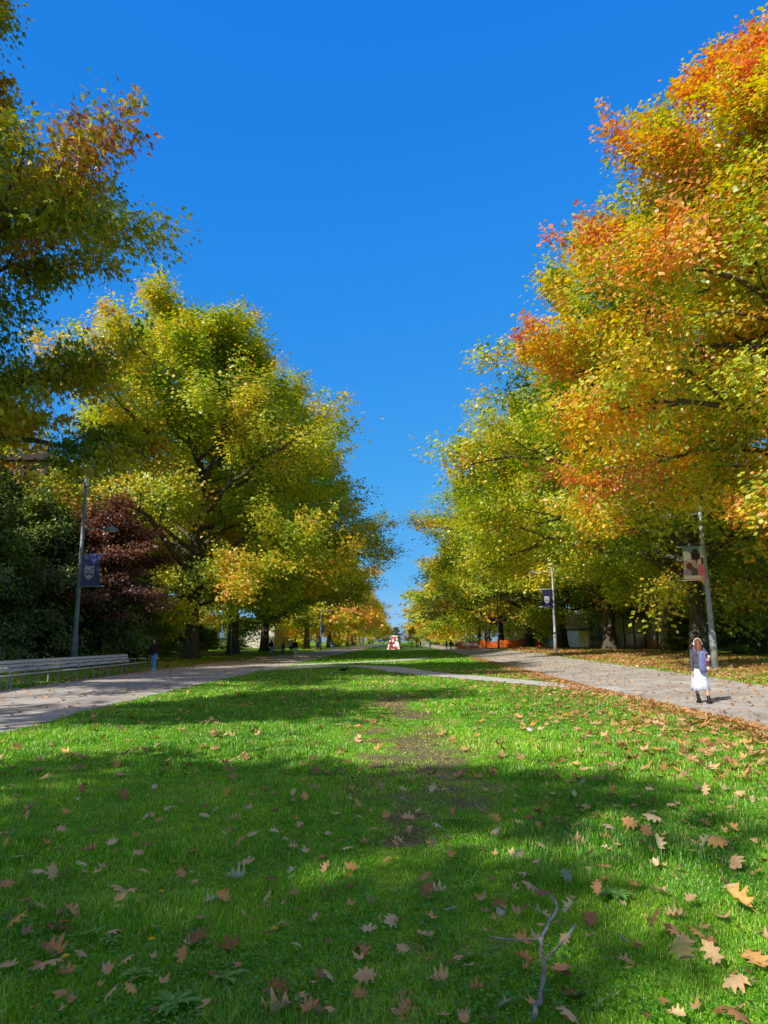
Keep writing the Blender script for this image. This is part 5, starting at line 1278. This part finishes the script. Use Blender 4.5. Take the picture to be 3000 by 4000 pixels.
# ------------------------------------------------------------------ light, sky, camera
EL, AZ = 35.5, 40.0
SKY_STRENGTH = .15; SKY_FILL = (.32, .26, .23); SUN_STRENGTH = 5.0
w = bpy.data.worlds.new('World'); SC.world = w; w.use_nodes = True
nt = w.node_tree; nt.nodes.clear()
out = nt.nodes.new('ShaderNodeOutputWorld'); bg = nt.nodes.new('ShaderNodeBackground'); sk = nt.nodes.new('ShaderNodeTexSky')
sk.sky_type = 'NISHITA'; sk.sun_disc = False; sk.sun_elevation = R(EL); sk.sun_rotation = R(180 + AZ); sk.air_density = 1.0; sk.dust_density = 0.0; sk.ozone_density = 3.0; sk.altitude = 60
bw = nt.nodes.new('ShaderNodeRGBToBW'); nt.links.new(sk.outputs[0], bw.inputs[0])
dv_ = nt.nodes.new('ShaderNodeMath'); dv_.operation = 'MULTIPLY'; dv_.inputs[1].default_value = .1; nt.links.new(bw.outputs[0], dv_.inputs[0])
cr = ramp(nt.nodes, [(.10, (.010, .195, .76)), (.16, (.022, .26, .82)), (.25, (.042, .32, .86)), (.40, (.075, .40, .89)), (.67, (.13, .47, .90)), (.92, (.30, .60, .92))])
nt.links.new(dv_.outputs[0], cr.inputs[0])
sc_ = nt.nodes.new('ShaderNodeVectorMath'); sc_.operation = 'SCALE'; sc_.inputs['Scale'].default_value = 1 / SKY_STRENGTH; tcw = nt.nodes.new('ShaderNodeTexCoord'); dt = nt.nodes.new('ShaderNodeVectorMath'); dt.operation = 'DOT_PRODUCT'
dt.inputs[1].default_value = (.0, -.42, .907)      # centre of an added fill-light patch in the unseen sky behind the viewer
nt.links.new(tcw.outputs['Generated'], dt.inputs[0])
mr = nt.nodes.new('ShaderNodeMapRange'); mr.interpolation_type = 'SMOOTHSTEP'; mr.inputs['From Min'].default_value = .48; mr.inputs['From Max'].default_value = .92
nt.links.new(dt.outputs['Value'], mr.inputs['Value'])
mxs = nt.nodes.new('ShaderNodeMixRGB'); nt.links.new(mr.outputs['Result'], mxs.inputs[0]); nt.links.new(cr.outputs[0], mxs.inputs[1]); mxs.inputs[2].default_value = (SKY_FILL[0], SKY_FILL[1], SKY_FILL[2], 1)
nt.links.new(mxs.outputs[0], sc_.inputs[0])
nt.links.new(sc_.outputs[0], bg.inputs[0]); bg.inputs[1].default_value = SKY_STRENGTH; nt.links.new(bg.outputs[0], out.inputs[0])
ld = bpy.data.lights.new('sun', 'SUN'); ld.energy = SUN_STRENGTH; ld.angle = R(.53); ld.color = (1, .96, .88)
lo = bpy.data.objects.new('sun', ld); C.objects.link(lo)
dv = Vector((math.sin(R(AZ)) * math.cos(R(EL)), math.cos(R(AZ)) * math.cos(R(EL)), -math.sin(R(EL))))
lo.rotation_euler = dv.to_track_quat('-Z', 'Y').to_euler(); lo.location = (-30, -30, 60)

cd = bpy.data.cameras.new('camera'); cam = bpy.data.objects.new('camera', cd); C.objects.link(cam)
cd.sensor_fit = 'VERTICAL'; cd.sensor_height = 36; cd.sensor_width = 27; cd.lens = 2750 / 4000 * 36
cd.clip_start = .05; cd.clip_end = 9000
cam.location = (0, 0, 1.55); cam.rotation_euler = (R(90 + 10.42), 0, R(1.46)); SC.camera = cam
SC.view_settings.view_transform = 'Standard'; SC.view_settings.look = 'None'; SC.view_settings.exposure = 0; SC.view_settings.gamma = 1
SC.render.engine = 'CYCLES'
try:
    SC.cycles.max_bounces = 9; SC.cycles.diffuse_bounces = 6; SC.cycles.transmission_bounces = 6; SC.cycles.transparent_max_bounces = 6; SC.cycles.glossy_bounces = 2
    SC.cycles.use_denoising = True
except Exception: pass
